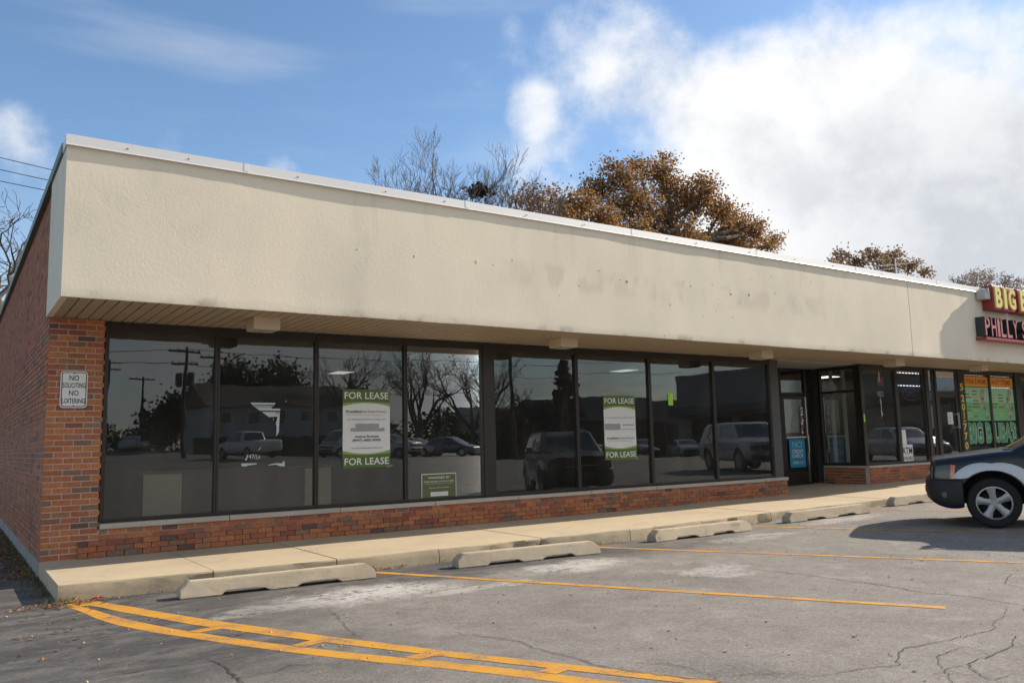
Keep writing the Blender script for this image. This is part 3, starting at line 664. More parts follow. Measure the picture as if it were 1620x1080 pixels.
# interiors
def build_inside():
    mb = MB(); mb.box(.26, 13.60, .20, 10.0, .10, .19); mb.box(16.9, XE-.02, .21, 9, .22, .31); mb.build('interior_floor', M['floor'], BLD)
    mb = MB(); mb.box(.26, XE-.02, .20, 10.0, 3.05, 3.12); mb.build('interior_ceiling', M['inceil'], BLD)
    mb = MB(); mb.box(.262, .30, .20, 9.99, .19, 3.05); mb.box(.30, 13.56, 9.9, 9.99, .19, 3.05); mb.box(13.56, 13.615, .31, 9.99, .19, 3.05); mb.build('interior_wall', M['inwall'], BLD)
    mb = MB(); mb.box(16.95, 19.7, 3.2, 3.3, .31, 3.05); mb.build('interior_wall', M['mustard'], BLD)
    mb = MB(); mb.box(16.862, 16.945, 1.24, 3.3, .31, 3.05); mb.build('light_block_partition', M['inwall'], BLD)  # unseen wall added to keep the middle shop's lamplight from the recess glass
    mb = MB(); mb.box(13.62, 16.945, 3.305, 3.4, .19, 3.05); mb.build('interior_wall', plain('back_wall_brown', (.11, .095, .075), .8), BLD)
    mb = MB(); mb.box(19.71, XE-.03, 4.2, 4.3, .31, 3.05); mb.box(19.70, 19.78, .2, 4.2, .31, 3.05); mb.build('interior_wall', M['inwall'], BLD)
build_inside()

# ------------------------------------------------------------------ lettering
DG = None
def text_mb(mb, s, cx, cz, w=None, h=None, y=0.0, m=0, off=0.0, depth=0.0, align='C', shear=0.0, axis='x'):
    """Lettering as mesh, fitted to width w and / or cap height h, facing -Y."""
    cu = bpy.data.curves.new('t', 'FONT'); cu.body = s; cu.offset = off; cu.extrude = depth; cu.resolution_u = 3; cu.shear = shear
    o = bpy.data.objects.new('t', cu); COL.objects.link(o)
    me = bpy.data.meshes.new_from_object(o.evaluated_get(bpy.context.evaluated_depsgraph_get()))
    X = [v.co.x for v in me.vertices]; Y = [v.co.y for v in me.vertices]
    x0, x1, y0, y1 = min(X), max(X), min(Y), max(Y)
    sx = w/(x1-x0) if w else None; sy = h/(y1-y0) if h else None
    sx = sx or sy; sy = sy or sx
    ox = {'C': (x0+x1)/2, 'L': x0, 'R': x1}[align]
    i = len(mb.v)
    for v in me.vertices: mb.v.append((cx+(v.co.x-ox)*sx, y-v.co.z*1.0, cz+(v.co.y-(y0+y1)/2)*sy))
    for p in me.polygons: mb.face([i+k for k in p.vertices], m)
    bpy.data.objects.remove(o); bpy.data.curves.remove(cu); bpy.data.meshes.remove(me)
def rrect(x0, x1, z0, z1, r, y, n=5):
    P = []
    for cx, cz, a0 in ((x1-r, z0+r, -90), (x1-r, z1-r, 0), (x0+r, z1-r, 90), (x0+r, z0+r, 180)):
        for k in range(n+1):
            a = R(a0+90*k/n); P.append((cx+r*math.cos(a), y, cz+r*math.sin(a)))
    return P

def sign_soliciting():
    t = thing('no_soliciting_sign', 'white metal sign reading NO SOLICITING NO LOITERING on the brick pier', 'sign', (0.29, -0.006, 2.19))
    x0, x1, z0, z1 = 0.142, 0.438, 1.968, 2.414
    mb = MB(); mb.prism(rrect(x0, x1, z0, z1, .04, -.012), (0, .004, 0)); p = mb.build('panel', M['white'], t)
    mb = MB(); a = rrect(x0+.012, x1-.012, z0+.012, z1-.012, .032, -.0135); b = rrect(x0+.021, x1-.021, z0+.021, z1-.021, .025, -.0135)
    ia = [mb.vert(q) for q in a]; ib = [mb.vert(q) for q in b]; n = len(a)
    for k in range(n): mb.face((ia[k], ia[(k+1) % n], ib[(k+1) % n], ib[k]))
    mb.build('border', M['black'], t)
    mb = MB(); cx = (x0+x1)/2
    for s, z, w, h in (('NO', 2.332, .105, .066), ('SOLICITING', 2.242, .25, .060), ('NO', 2.148, .105, .066), ('LOITERING', 2.053, .25, .060)): text_mb(mb, s, cx, z, w, h, -.0137, off=.012)
    mb.build('lettering', M['black'], t)
    mb = MB()
    for z in (2.388, 1.993): mb.lathe([(.007, 0), (.007, -.004), (0, -.005)], 'y', 8, (cx, -.012, z))
    mb.build('screws', M['black'], t)
sign_soliciting()
def arc_band(x0, x1, zo, zi, sag, y, m, mb, n=14):
    """Band from the straight edge zo to an edge bowed by sag at its middle."""
    a = [mb.vert((x0+(x1-x0)*k/n, y, zo)) for k in range(n+1)]
    b = [mb.vert((x0+(x1-x0)*k/n, y, zi+sag*(4*(k/n)*(1-k/n)))) for k in range(n+1)]
    for k in range(n): mb.face((a[k], a[k+1], b[k+1], b[k]), m)
def lease(x0, x1, z0, z1, second, label):
    y = YG-0.012; t = thing('for_lease_poster', label, 'poster', ((x0+x1)/2, y, z0), 0, 'FOR LEASE posters taped to the shop windows')
    w, h, cx = x1-x0, z1-z0, (x0+x1)/2
    mb = MB(); n = 8
    sh = [[mb.vert((x0+w*i/n, y+.002*math.sin(i*1.3+j), z0+h*j/n)) for j in range(n+1)] for i in range(n+1)]
    for i in range(n):
        for j in range(n): mb.face((sh[i][j], sh[i+1][j], sh[i+1][j+1], sh[i][j+1]))
    mb.build('sheet', M['paper'], t)
    for top in (1, 0):
        e, d = (z1, -1) if top else (z0, 1)
        mb = MB(); arc_band(x0, x1, e, e+d*.22*h, -d*.045*h, y-.004, 0, mb); mb.build('lime_band', M['lease_lime'], t)
        mb = MB(); arc_band(x0, x1, e, e+d*.18*h, -d*.020*h, y-.006, 0, mb); gb = mb.build('green_band', M['lease_green'], t)
        mb = MB(); text_mb(mb, 'FOR LEASE', cx, e+d*.08*h, w*.93, .087*h, y-.008, off=.010); mb.build('heading', M['white'], gb, local=False)
    g = MB(); k = MB(); sm = MB(); yy = y-.006
    Z = lambda f: z1-f*h
    def logo(f, w_):
        text_mb(k, 'Frontline', cx-w_*.5, Z(f), w_*.36, .036*h, yy, off=.012, align='L'); text_mb(g, 'Real Estate Partners', cx-w_*.125, Z(f), w_*.63, .034*h, yy, align='L')
        P = [(cx-w_*.5+w_*q/12, Z(f+.038)-.012*h*math.sin(q/12*2.2)*(q/12)) for q in range(12)]
        for (a, b), (c, d) in zip(P, P[1:]): k.poly([(a, yy, b-.002), (c, yy, d-.002), (c, yy, d+.001), (a, yy, b+.001)])
    def scrib(xa, xb, fa, fb):
        P = []; n = 18
        top = [(xa+(xb-xa)*q/n, yy, Z(fa)+random.uniform(-.004, .004)) for q in range(n+1)]; bot = [(xa+(xb-xa)*q/n, yy, Z(fb)+random.uniform(-.004, .004)) for q in range(n+1)]
        sm.poly(bot+top[::-1])
    if not second:
        logo(.285, w*.86)
        text_mb(g, 'For leasing information, please call:', cx, Z(.388), w*.80, .024*h, yy, off=.01)
        scrib(cx-w*.24, cx+w*.26, .44, .495); scrib(cx-w*.34, cx+w*.38, .496, .54)
        text_mb(k, 'Andrew Picchietti', cx, Z(.605), w*.50, .030*h, yy, off=.016); text_mb(k, '(847) 602-2005', cx, Z(.655), w*.60, .040*h, yy, off=.018)
        text_mb(g, 'www.frontlinerepartners.com', cx, Z(.752), w*.66, .026*h, yy, off=.008)
    else:
        text_mb(g, 'For leasing information please contact:', cx, Z(.345), w*.90, .024*h, yy, off=.01)
        scrib(x0+.02*w, cx, .44, .535); text_mb(k, 'Josh Patinkin', x1-.06*w, Z(.46), w*.36, .028*h, yy, off=.012, align='R'); text_mb(g, '______________', x1-.04*w, Z(.525), w*.42, .006*h, yy, align='R')
        logo(.665, w*.84)
    g.build('small_print', M['greytext'], t); k.build('lettering', M['black'], t); sm.build('blotted_lines', M['smudge'], t)
    mb = MB()
    for (a, b, c) in ((x0-.03, z1-.01, .35), (x1-.06, z1-.01, -.5), (x1-.07, z0-.015, .1)):
        d, s = math.cos(c), math.sin(c); mb.poly([(a, y-.011, b), (a+.11*d, y-.011, b+.11*s), (a+.11*d-.035*s, y-.011, b+.11*s+.035*d), (a-.035*s, y-.011, b+.035*d)])
    tp = NT('clear_tape'); tp.t.nodes.remove(tp.b); tr = tp.n('BsdfTransparent'); gl = tp.n('BsdfDiffuse'); mx = tp.n('MixShader'); mx.inputs[0].default_value = .16; gl.inputs[0].default_value = (.7, .7, .68, 1)
    tp.l(tr.outputs[0], mx.inputs[1]); tp.l(gl.outputs[0], mx.inputs[2]); tp.l(mx.outputs[0], tp.out.inputs[0])
    mb.build('tape', tp.mat, t)
lease(3.818, 4.578, 1.108, 2.262, False, 'FOR LEASE poster with a phone number, in the third window from the brick pier')
lease(8.83, 9.60, 1.066, 2.225, True, 'FOR LEASE poster without a phone number, in the sixth window, right of the wide post')
def managed():
    y = YG-.012; x0, x1, z0, z1 = 5.106, 5.724, .51, .972; z0 = .60-.02; cx = (x0+x1)/2; h = z1-z0; w = x1-x0
    t = thing('management_sign', 'small olive green MANAGED BY sign in the bottom of the fourth window', 'sign', (cx, y, z0))
    mb = MB(); mb.box(x0, x1, y-.002, y+.002, z0, z1); mb.build('border', M['paper'], t)
    mb = MB(); mb.box(x0+.012, x1-.012, y-.006, y-.003, z0+.012, z1-.012); mb.build('panel', M['olive'], t)
    mb = MB(); yy = y-.008
    text_mb(mb, 'MANAGED BY', cx, z1-.16*h, w*.62, .085*h, yy, off=.012); text_mb(mb, 'FRONTLINE REAL ESTATE PARTNERS', cx, z1-.31*h, w*.86, .055*h, yy, off=.008)
    text_mb(mb, '477 Elm Place, Highland Park, IL 60035', cx, z1-.40*h, w*.80, .034*h, yy); text_mb(mb, 'Business: (773) 778-4762', cx, z1-.56*h, w*.58, .05*h, yy, off=.006)
    mb.build('lettering', M['paper'], t)
    mb = MB(); mb.box(cx-.25*w, cx+.25*w, y-.009, y-.007, z1-.88*h, z1-.72*h); mb.build('blank_label', M['paper'], t)
    mb = MB(); text_mb(mb, 'frontlinepartners.com', cx, z1-.79*h, w*.44, .05*h, y-.011); mb.build('lettering', M['greytext'], t)
managed()
def flat(name, mat, pts, label, cat, y=None, group=None, th=.002):
    mb = MB(); y = YG-.008 if y is None else y
    mb.prism([(a, y, b) for a, b in pts], (0, th, 0)); o = mb.build(name, mat); c = Vector((sum(p[0] for p in pts)/len(pts), y, sum(p[1] for p in pts)/len(pts)))
    for v in o.data.vertices: v.co -= c
    o.location = c; tag(o, label, cat, group); return o
flat('sticky_note', M['sticky'], [(10.475, 2.06), (10.605, 2.058), (10.607, 2.286), (10.477, 2.288)], 'bright green note stuck alone on the seventh window', 'note')
flat('sticky_note', M['sticky'], [(16.765, 1.70), (16.81, 1.70), (16.805, 1.88), (16.762, 1.88)], 'narrow green note on the dark post right of the doorway recess', 'note', .055)
# torn remains of an old window poster
def torn():
    t = thing('torn_poster', 'torn pale scraps of an old poster left on the second window', 'poster', (2.65, YG-.008, 1.2)); y = YG-.008
    P = [[(2.469,2.056),(2.818,2.052),(2.812,2.027),(2.493,2.026)], [(2.500,2.018),(2.79,2.014),(2.788,2.004),(2.512,2.006)],
         [(2.530,1.996),(2.763,1.997),(2.769,1.970),(2.887,1.975),(2.888,1.942),(2.597,1.947)],
         [(2.628,1.929),(2.882,1.923),(2.872,1.654),(2.835,1.581),(2.840,1.715),(2.827,1.764),(2.851,1.862),(2.727,1.856)],
         [(2.357,1.228),(2.571,1.227),(2.565,1.211),(2.458,1.201),(2.416,1.187),(2.363,1.193)],
         [(2.711,1.188),(2.76,1.206),(2.833,1.218),(2.920,1.212),(2.951,1.256),(2.964,1.171),(2.896,1.173),(2.833,1.198)],
         [(2.588,1.274),(2.600,1.339),(2.612,1.303)], [(2.572,1.391),(2.634,1.458),(2.611,1.417)], [(2.790,1.842),(2.80,1.82),(2.796,1.815),(2.785,1.83)], [(2.96,2.09),(2.972,2.09),(2.975,2.055)],
         [(2.405,1.27),(2.44,1.345),(2.455,1.345),(2.43,1.268)]]
    mb = MB()
    for p in P: mb.prism([(a, y, b) for a, b in p], (0, .001, 0))
    text_mb(mb, '47/)', 2.515, 1.31, .12, .075, y, off=.01)
    mb.build('scraps', plain('faded_paper', (0.50, 0.56, 0.58), 0.6, 0, 0.15, 30), t)
    mb = MB(); text_mb(mb, '44', 2.845, 1.905, .05, .03, y-.002, off=.01); text_mb(mb, 'reading time', 2.68, 1.975, .2, .015, y-.002); mb.build('lettering', M['greytext'], t)
torn()
def credit():
    y = 1.378; x0, x1, z0, z1 = 15.70, 16.30, .66, 1.335; cx = (x0+x1)/2; h = z1-z0; w = x1-x0
    t = thing('credit_poster', 'blue NO CREDIT CHECK poster on the recessed door', 'poster', (cx, y, z0))
    mb = MB(); mb.prism(rrect(x0, x1, z0, z1, .04, y), (0, .003, 0)); mb.build('sheet', M['cyan'], t)
    mb = MB(); text_mb(mb, 'NO', cx, z1-.19*h, w*.62, .23*h, y-.002, off=.022); mb.build('heading', plain('pale_blue_ink', (.22, .55, .68), .5), t)
    mb = MB(); text_mb(mb, 'CREDIT', cx, z1-.43*h, w*.72, .13*h, y-.002, off=.016); text_mb(mb, 'CHECK', cx, z1-.59*h, w*.72, .13*h, y-.002, off=.016)
    text_mb(mb, '100', cx-.17*w, z1-.83*h, w*.30, .10*h, y-.002, off=.012); text_mb(mb, 'DAYS SAME', cx+.19*w, z1-.80*h, w*.38, .042*h, y-.002); text_mb(mb, 'AS CASH', cx+.17*w, z1-.86*h, w*.34, .042*h, y-.002)
    mb.build('lettering', M['white'], t)
credit()
def stickers():
    y = 1.376; t = thing('door_stickers', 'column of small white and red stickers on the recessed door glass', 'stickers', (16.27, y, 1.5)); random.seed(3)
    for i in range(9):
        z = 2.06-.075*i; x = 16.24+random.uniform(-.02, .01)-.01*(i > 4); mb = MB(); mb.box(x, x+random.uniform(.05, .085), y, y+.002, z, z+random.uniform(.04, .06))
        mb.build('sticker', M['paper'] if i not in (3, 6, 7) else plain('sticker_red', (.38, .10, .10), .5), t)
stickers()
def ghost():
    t = thing('old_window_decal', 'faded white and red lettering decal high on the window right of the recess', 'decal', (17.55, YG-.01, 2.3)); y = YG-.01
    mb = MB(); text_mb(mb, 'NEO', 17.62, 2.37, .26, .13, y, off=.004); P = [(17.60,2.30),(17.64,2.15),(17.62,2.0),(17.66,1.88),(17.60,1.80),(17.585,1.95),(17.60,2.1),(17.57,2.22)]; mb.prism([(a, y, b) for a, b in P], (0, .001, 0)); mb.box(17.58, 17.64, y, y+.001, 2.66, 2.9)
    mb.build('lettering', plain('faded_white', (.34, .34, .33), .6, 0, .2, 12), t)
    mb = MB(); mb.box(17.5, 17.78, y+.001, y+.002, 2.56, 2.78); mb.build('red_patch', plain('faded_red', (.13, .045, .04), .6, 0, .3, 8), t)
ghost()
def atm():
    t = thing('atm_sign', 'white ATM AVAILABLE sign low in the window, partly behind the mullion', 'sign', (18.6, .16, .74)); y = YG-.008
    mb = MB(); mb.box(18.34, 18.83, y, y+.004, .72, 1.135); mb.build('panel', M['paper'], t)
    mb = MB(); text_mb(mb, 'ATM', 18.58, .985, .44, .17, y-.002, off=.012); text_mb(mb, 'AVAILABLE', 18.58, .81, .45, .085, y-.002, off=.012); mb.build('lettering', M['black'], t)
    flat('paper_notice', M['paper'], [(18.37, 1.14), (18.60, 1.14), (18.58, 1.50), (18.36, 1.50)], 'pale blank paper sheet in the window just above the ATM sign', 'notice', YG-.005)
atm()
n = flat('paper_notice', M['paper'], [(20.60, 1.62), (20.86, 1.62), (20.85, 1.93), (20.60, 1.93)], 'small white typed notice taped to the right-hand shop door', 'notice', .115)
mb = MB()
for k in range(7): mb.box(20.63, 20.80 - .03*(k % 3), .112, .1135, 1.66+.035*k, 1.67+.035*k)
q = mb.build('lettering', M['greytext'], n)
# dashed light strings inside the take-away windows
LED = m_emit('led_white', (0.80, 0.84, 1.0), 1.5)
def leds(x0, x1, z, label, slope=0.0):
    t = thing('light_string', label, 'light string', (x0, .22, z), 0, 'dashed white light strings in the take-away windows'); mb = MB(); wire = MB(); x = x0
    while x < x1: mb.box(x, min(x+.07, x1), .20, .215, z-.010, z+.010); x += .145
    mb.build('lamps', LED, t); wire.box(x0, x1, .216, .222, z-.004, z+.004); wire.build('wire', M['black'], t)
leds(18.36, 19.54, 2.92, 'upper dashed white light string in the window above the ATM sign'); leds(18.36, 19.54, 2.60, 'lower dashed white light string in the window above the ATM sign')
leds(19.76, 21.18, 2.93, 'upper dashed white light string across the right-hand shop door top'); leds(19.76, 21.18, 2.61, 'lower dashed white light string across the right-hand shop door')
leds(21.56, 22.86, 2.955, 'dashed white light string above the menu poster with STEAK SUPREME heading'); leds(22.96, 24.28, 2.955, 'upper dashed white light string above the rightmost menu poster'); leds(22.96, 24.28, 2.62, 'lower dashed white light string across the rightmost menu poster')
def opensign():
    t = thing('open_sign', 'unlit OPEN neon sign hanging inside the window above the ATM sign', 'neon sign', (19.3, .3, 2.3)); mb = MB()
    mb.tube([(19.27+.36*math.cos(a), .30, 2.40+.16*math.sin(a)) for a in [6.2832*k/24 for k in range(25)]], .010, 6); mb.build('oval_tube', M['greytext'], t)
    mb = MB(); text_mb(mb, 'OPEN', 19.27, 2.40, .46, .15, .30, off=-.0); mb.build('lettering', plain('neon_red', (.42, .10, .11), .4), t)
opensign()
mb = MB(); text_mb(mb, '1616', 20.66, 2.56, .26, .10, .118, off=.006); o = mb.build('number_decal', M['smudge']); tag(o, 'grey street number decal over the right-hand shop door', 'decal')
def phone():
    mb = MB()
    for ch, z in (('5', 2.60), ('2', 2.30), ('0', 2.07), ('1', 1.86), ('-', 1.70), ('7', 1.54), ('7', 1.30), ('0', 1.05)):
        text_mb(mb, ch, 21.34, z, {'-': .10, '1': None}.get(ch, .17), .04 if ch == '-' else .19, .064, off=.03)
    o = mb.build('phone_number_decal', plain('yellow_vinyl', (.66, .53, .05), .5)); c = Vector((21.33, .06, 1.8))
    for v in o.data.vertices: v.co -= c
    o.location = c; tag(o, 'yellow telephone number running down the dark post by the door', 'decal')
phone()
GREEN = plain('menu_green', (0.12, 0.44, 0.19), .5, 0, .12, 2); LTGREEN = plain('menu_pale_green', (0.30, 0.58, 0.38), .5, 0, .10, 2)
def menu(x0, x1, head, label, seed):
    random.seed(seed); y = YG-.010; t = thing('menu_poster', label, 'poster', ((x0+x1)/2, y, 1.72), 0, 'green and orange menu posters on the take-away windows'); w = x1-x0
    mb = MB(); mb.box(x0, x1, y, y+.003, 2.63, 2.90); mb.build('orange_header', plain('menu_orange', (.80, .34, .03), .5, 0, .08, 3), t)
    mb = MB(); text_mb(mb, head, (x0+x1)/2, 2.765, w*.84, .13, y-.002, off=.02); mb.build('heading', plain('menu_red', (.36, .06, .02), .5), t)
    mb = MB(); zs = [1.72, 2.0, 2.3, 2.62]
    mb.poly([(x0, y, 1.70), (x1, y, 1.70), (x1, y, 2.2), (x0, y, 2.2)], 0); mb.poly([(x0, y, 2.2), (x1, y, 2.2), (x1, y, 2.61), (x0, y, 2.61)], 1)
    mb.build('sheet', [GREEN, LTGREEN], t)
    a = MB(); b = MB(); z = 2.50
    while z > 1.76:
        for c0, c1 in ((.04, .24), (.30, .55)):
            if random.random() < .8:
                xx = x0+w*c0; e = x0+w*(c1-random.uniform(0, .08)); (a if random.random() < .55 else b).box(xx, e, y-.002, y-.001, z-.018, z+.018)
        z -= .085
    a.build('menu_lines', plain('menu_brown', (.22, .13, .03), .5), t); b.build('menu_lines', plain('menu_gold', (.50, .42, .08), .5), t)
    p = MB()
    for k in range(9):
        cx = x0+w*random.uniform(.66, .9); cz = 1.80+.085*k+random.uniform(-.02, .02); r = random.uniform(.07, .13); nn = 8
        p.poly([(cx+r*math.cos(6.283*q/nn)*random.uniform(.7, 1.2), y-.0015-.0005*k, cz+r*.7*math.sin(6.283*q/nn)*random.uniform(.7, 1.2)) for q in range(nn)], k % 3)
    p.build('food_picture', [plain('food_brown', (.27, .15, .08), .5), plain('food_tan', (.45, .33, .20), .5), plain('food_grey', (.30, .29, .25), .5)], t)
menu(21.56, 22.86, 'STEAK SUPREME', 'green menu poster under an orange STEAK SUPREME heading, left of the pair', 1); menu(22.97, 24.27, 'HOT ITEMS', 'green menu poster with a picture column at the right window by the post', 2)
def bubba_letters():
    t = thing('window_lettering', 'large green BIG BUBA\'S outlined letters on the take-away windows under the menus', 'window lettering', (22.8, YG-.008, 1.0)); y = YG-.009
    for mat, off, dy in ((plain('outline_cream', (.40, .50, .36), .5), .075, 0), (plain('letter_green', (.04, .27, .12), .5, 0, .15, 4), .030, -.002)):
        mb = MB(); text_mb(mb, 'BIG B', 22.20, 1.37, 1.22+off*.6, .56+off*.3, y+dy, off=off); text_mb(mb, "UBA'S", 23.62, 1.37, 1.24+off*.6, .56+off*.3, y+dy, off=off); mb.build('letters', mat, t)
bubba_letters()
def roof_sign():
    RED = plain('sign_red', (.30, .025, .035), .45, 0, .1); YEL = plain('sign_yellow', (.72, .60, .16), .45, 0, .06, 5); DK = plain('sign_return_dark', (.02, .035, .035), .4); PINK = plain('sign_face_red', (.48, .13, .12), .45, 0, .15, 6)
    t = thing('shop_sign', "red cabinet sign with yellow BIG BUBA'S letters above the fascia edge", 'sign', (21.5, -1.7, 4.3))
    yb, yf = -1.585, -1.86; x0 = 19.40
    words = [('B', .34), ('I', .14), ('G', .36), (' ', .06), ('B', .36), ('U', .36), ('B', .36), ('A', .36), ("'", .13), ('S', .34)]
    x = x0; lm = MB(); ab = MB()
    for ch, w in words:
        if ch != ' ':
            ab.box(x, x+w+.07, yf+.02, yb, 4.28, 4.86)
            z0, z1 = 4.30, 4.84
            text_mb(lm, ch, x+.035+w/2, 4.57, w*.94, .50 if ch != "'" else .2, yf-.004, off=.035, depth=.02)
        x += w+.085
    ab.build('letter_cabinet', RED, t, bevel=.01); lm.build('lettering', YEL, t)
    mb = MB(); mb.box(x0-.28, x+.1, yf+.10, yf+.14, 4.735, 4.775); mb.build('mounting_rail', M['alu'], t)
    o = MB(); o.prism(rrect(19.12, 19.36, 4.52, 4.74, .02, -1.80), (0, .20, 0)); o.box(19.22, 19.26, -1.83, -1.80, 4.70, 4.78); o = o.build('junction_box', plain('box_grey', (.46, .46, .42), .5)); tag(o, "small grey electrical box on the fascia left of the yellow sign letters", 'electrical box')
    t = thing('shop_sign', 'red PHILLY STEAK channel letters on dark returns low on the fascia', 'sign', (21.5, -1.7, 3.7))
    lm = MB(); ab = MB(); x = 18.98; z = 3.86
    for ch in 'PHILLY STEAK':
        if ch == ' ': x += .16; continue
        w = .12 if ch == 'I' else .265
        text_mb(ab, ch, x+w/2, z, w*.94, .46, -1.69, off=.025, depth=.10); text_mb(lm, ch, x+w/2, z, w*.86, .44, -1.796, off=.008, depth=.004); x += w+.035
    ab.build('letter_return', DK, t); lm.build('lettering', PINK, t)
    mb = MB(); mb.box(18.95, x, -1.83, -1.586, z-.315, z-.26); mb.build('raceway', RED, t)
roof_sign()

# ------------------------------------------------------------------ wheel stops
def wheel_stop():
    t = MB(); Lh = 1.0; H = .155
    out = [(-Lh, 0), (-.62, 0), (-.56, .035), (-.20, .035), (-.14, 0), (.14, 0), (.20, .035), (.56, .035), (.62, 0), (Lh, 0), (Lh, .085), (Lh-.09, H), (-Lh+.09, H), (-Lh, .085)]
    hw = lambda z: .10-.035*(z/H)
    a = [t.vert((x, -hw(z), z)) for x, z in out]; b = [t.vert((x, hw(z), z)) for x, z in out]
    t.face(a); t.face(b[::-1])
    for i in range(len(out)): t.face((a[i], b[i], b[(i+1) % len(out)], a[(i+1) % len(out)]))
    o = t.build('wheel_stop', M['stopc'])
    bm = bmesh.new(); bm.from_mesh(o.data); bmesh.ops.triangulate(bm, faces=[f for f in bm.faces if len(f.verts) > 4])
    for a in range(-9, 10): bmesh.ops.bisect_plane(bm, geom=bm.faces[:]+bm.edges[:]+bm.verts[:], plane_co=(a*.1, 0, 0), plane_no=(1, 0, 0))
    bmesh.ops.bevel(bm, geom=[e for e in bm.edges if len(e.link_faces) == 2 and e.calc_face_angle(0) > R(25)], offset=.009, segments=2, affect='EDGES')
    for v in bm.verts:
        n = mnoise.noise(v.co*9)*.0018+mnoise.noise(v.co*31)*.0014
        if v.co.z > .09: n -= max(0, mnoise.noise((v.co.x*5, v.co.y*9, 4))-.38)*.02
        v.co += Vector((0, -n if v.co.y < 0 else n, n*.8))
    bm.to_mesh(o.data); bm.free(); return o
ws = wheel_stop()
WS = [((1.97, -2.70), -3.5, 'pale concrete wheel stop nearest the brick pier and the yellow bowed marking'),
      ((4.97, -2.90), -5.0, 'pale concrete wheel stop second from the left, beside the longest yellow stall line'),
      ((8.24, -2.66), -0.5, 'pale concrete wheel stop in front of the sixth and seventh windows'),
      ((11.33, -2.62), -4.5, 'pale concrete wheel stop in front of the recessed door'),
      ((14.55, -2.50), -6.0, 'pale concrete wheel stop just ahead of the dark parked car')]
for i, ((x, y), a, lab) in enumerate(WS):
    o = ws if i == 0 else link(ws.copy()); o.location = (x, y, lotz(x)+.004); o.rotation_euler = (0, -math.atan2(lotz(x+1)-lotz(x-1), 2), R(a)); tag(o, lab, 'wheel stop', 'concrete wheel stops along the kerb')

# ------------------------------------------------------------------ vehicles
def m_car(name, c, metal=0.3, rough=0.3, coat=0.7):
    t = NT(name); v = t.obj(); n = t.noise(v, 9, 5)
    return t.done(t.mix(n, tuple(x*.9 for x in c), c), t.step(n, .3, .7, rough-.05, rough+.10), None, metal, Coat_Weight=coat, Coat_Roughness=0.08)
CM = {'rubber': plain('tyre_rubber', (.013, .0125, .012), .85, 0, .2, 30, .3), 'plastic': plain('black_trim', (.016, .016, .017), .62, 0, .15, 8), 'rim': plain('alloy', (.36, .345, .33), .38, .6, .08), 'dark': plain('dark_void', (.008, .008, .008), .9),
      'lens': plain('lamp_lens', (.075, .07, .05), .3, .1, .4, 22, Coat_Weight=.5, Coat_Roughness=.1), 'amber': plain('amber_lens', (.62, .16, .03), .2, 0, .1, Coat_Weight=1.0), 'red': plain('red_lens', (.35, .02, .02), .25, 0, .1), 'glass': plain('car_glass', (.012, .015, .015), .03, 0, .1, Coat_Weight=1.0), 'chrome': plain('chrome', (.75, .75, .75), .08, 1.0)}
def make_wheel(spokes=5, r=.37, wdt=.235):
    mb = MB(); s = wdt/2      # lathe round local y, outer face at +y
    mb.lathe([(r*.66, -s), (r*.93, -s), (r*.985, -s*.75), (r, -s*.4), (r, s*.4), (r*.985, s*.75), (r*.93, s), (r*.80, s*1.06), (r*.70, s*1.0), (r*.655, s*.8)], 'y', 40)
    ty = mb.v, mb.f
    rim = MB(); R0 = r*.665
    rim.lathe([(R0, s*.80), (R0, s*.96), (R0*.93, s*.98), (R0*.90, s*.80), (R0*.90, -s*.8)], 'y', 40)
    rim.lathe([(0, s*.86), (.055, s*.86), (.062, s*.80), (.085, s*.70), (.085, s*.4)], 'y', 24)
    for k in range(spokes):
        a = 2*math.pi*k/spokes+.31
        ca, sa = math.cos(a), math.sin(a)
        P = []
        for q, hw, y in ((.05, .050, s*.80), (R0*.55, .046, s*.86), (R0*.92, .070, s*.90)):
            P.append([(q*ca-hw*sa, y, q*sa+hw*ca), (q*ca-hw*.55*sa, y+.012, q*sa+hw*.55*ca), (q*ca+hw*.55*sa, y+.012, q*sa-hw*.55*ca), (q*ca+hw*sa, y, q*sa-hw*ca), (q*ca+hw*.9*sa, y-.04, q*sa-hw*.9*ca), (q*ca-hw*.9*sa, y-.04, q*sa+hw*.9*ca)])
        ids = [[rim.vert(p) for p in row] for row in P]
        for u, v in zip(ids, ids[1:]):
            for j in range(6): rim.face((u[j], u[(j+1) % 6], v[(j+1) % 6], v[j]))
        rim.face(ids[0]); rim.face(ids[-1][::-1])
    disc = MB(); disc.lathe([(0, s*.25), (R0*.70, s*.25), (R0*.72, s*.1), (R0*.9, -.02), (R0*.9, -s*.7)], 'y', 24)
    return mb, rim, disc
def loft(mb, rows, m=0, caps=True):
    ids = [[mb.vert(p) for p in r] for r in rows]; n = len(rows[0])
    for a, b in zip(ids, ids[1:]):
        for j in range(n): mb.face((a[j], a[(j+1) % n], b[(j+1) % n], b[j]), m)
    if caps: mb.face(ids[0][::-1], m); mb.face(ids[-1], m)
def evaluated(o):
    dg = bpy.context.evaluated_depsgraph_get(); me = bpy.data.meshes.new_from_object(o.evaluated_get(dg)); return me
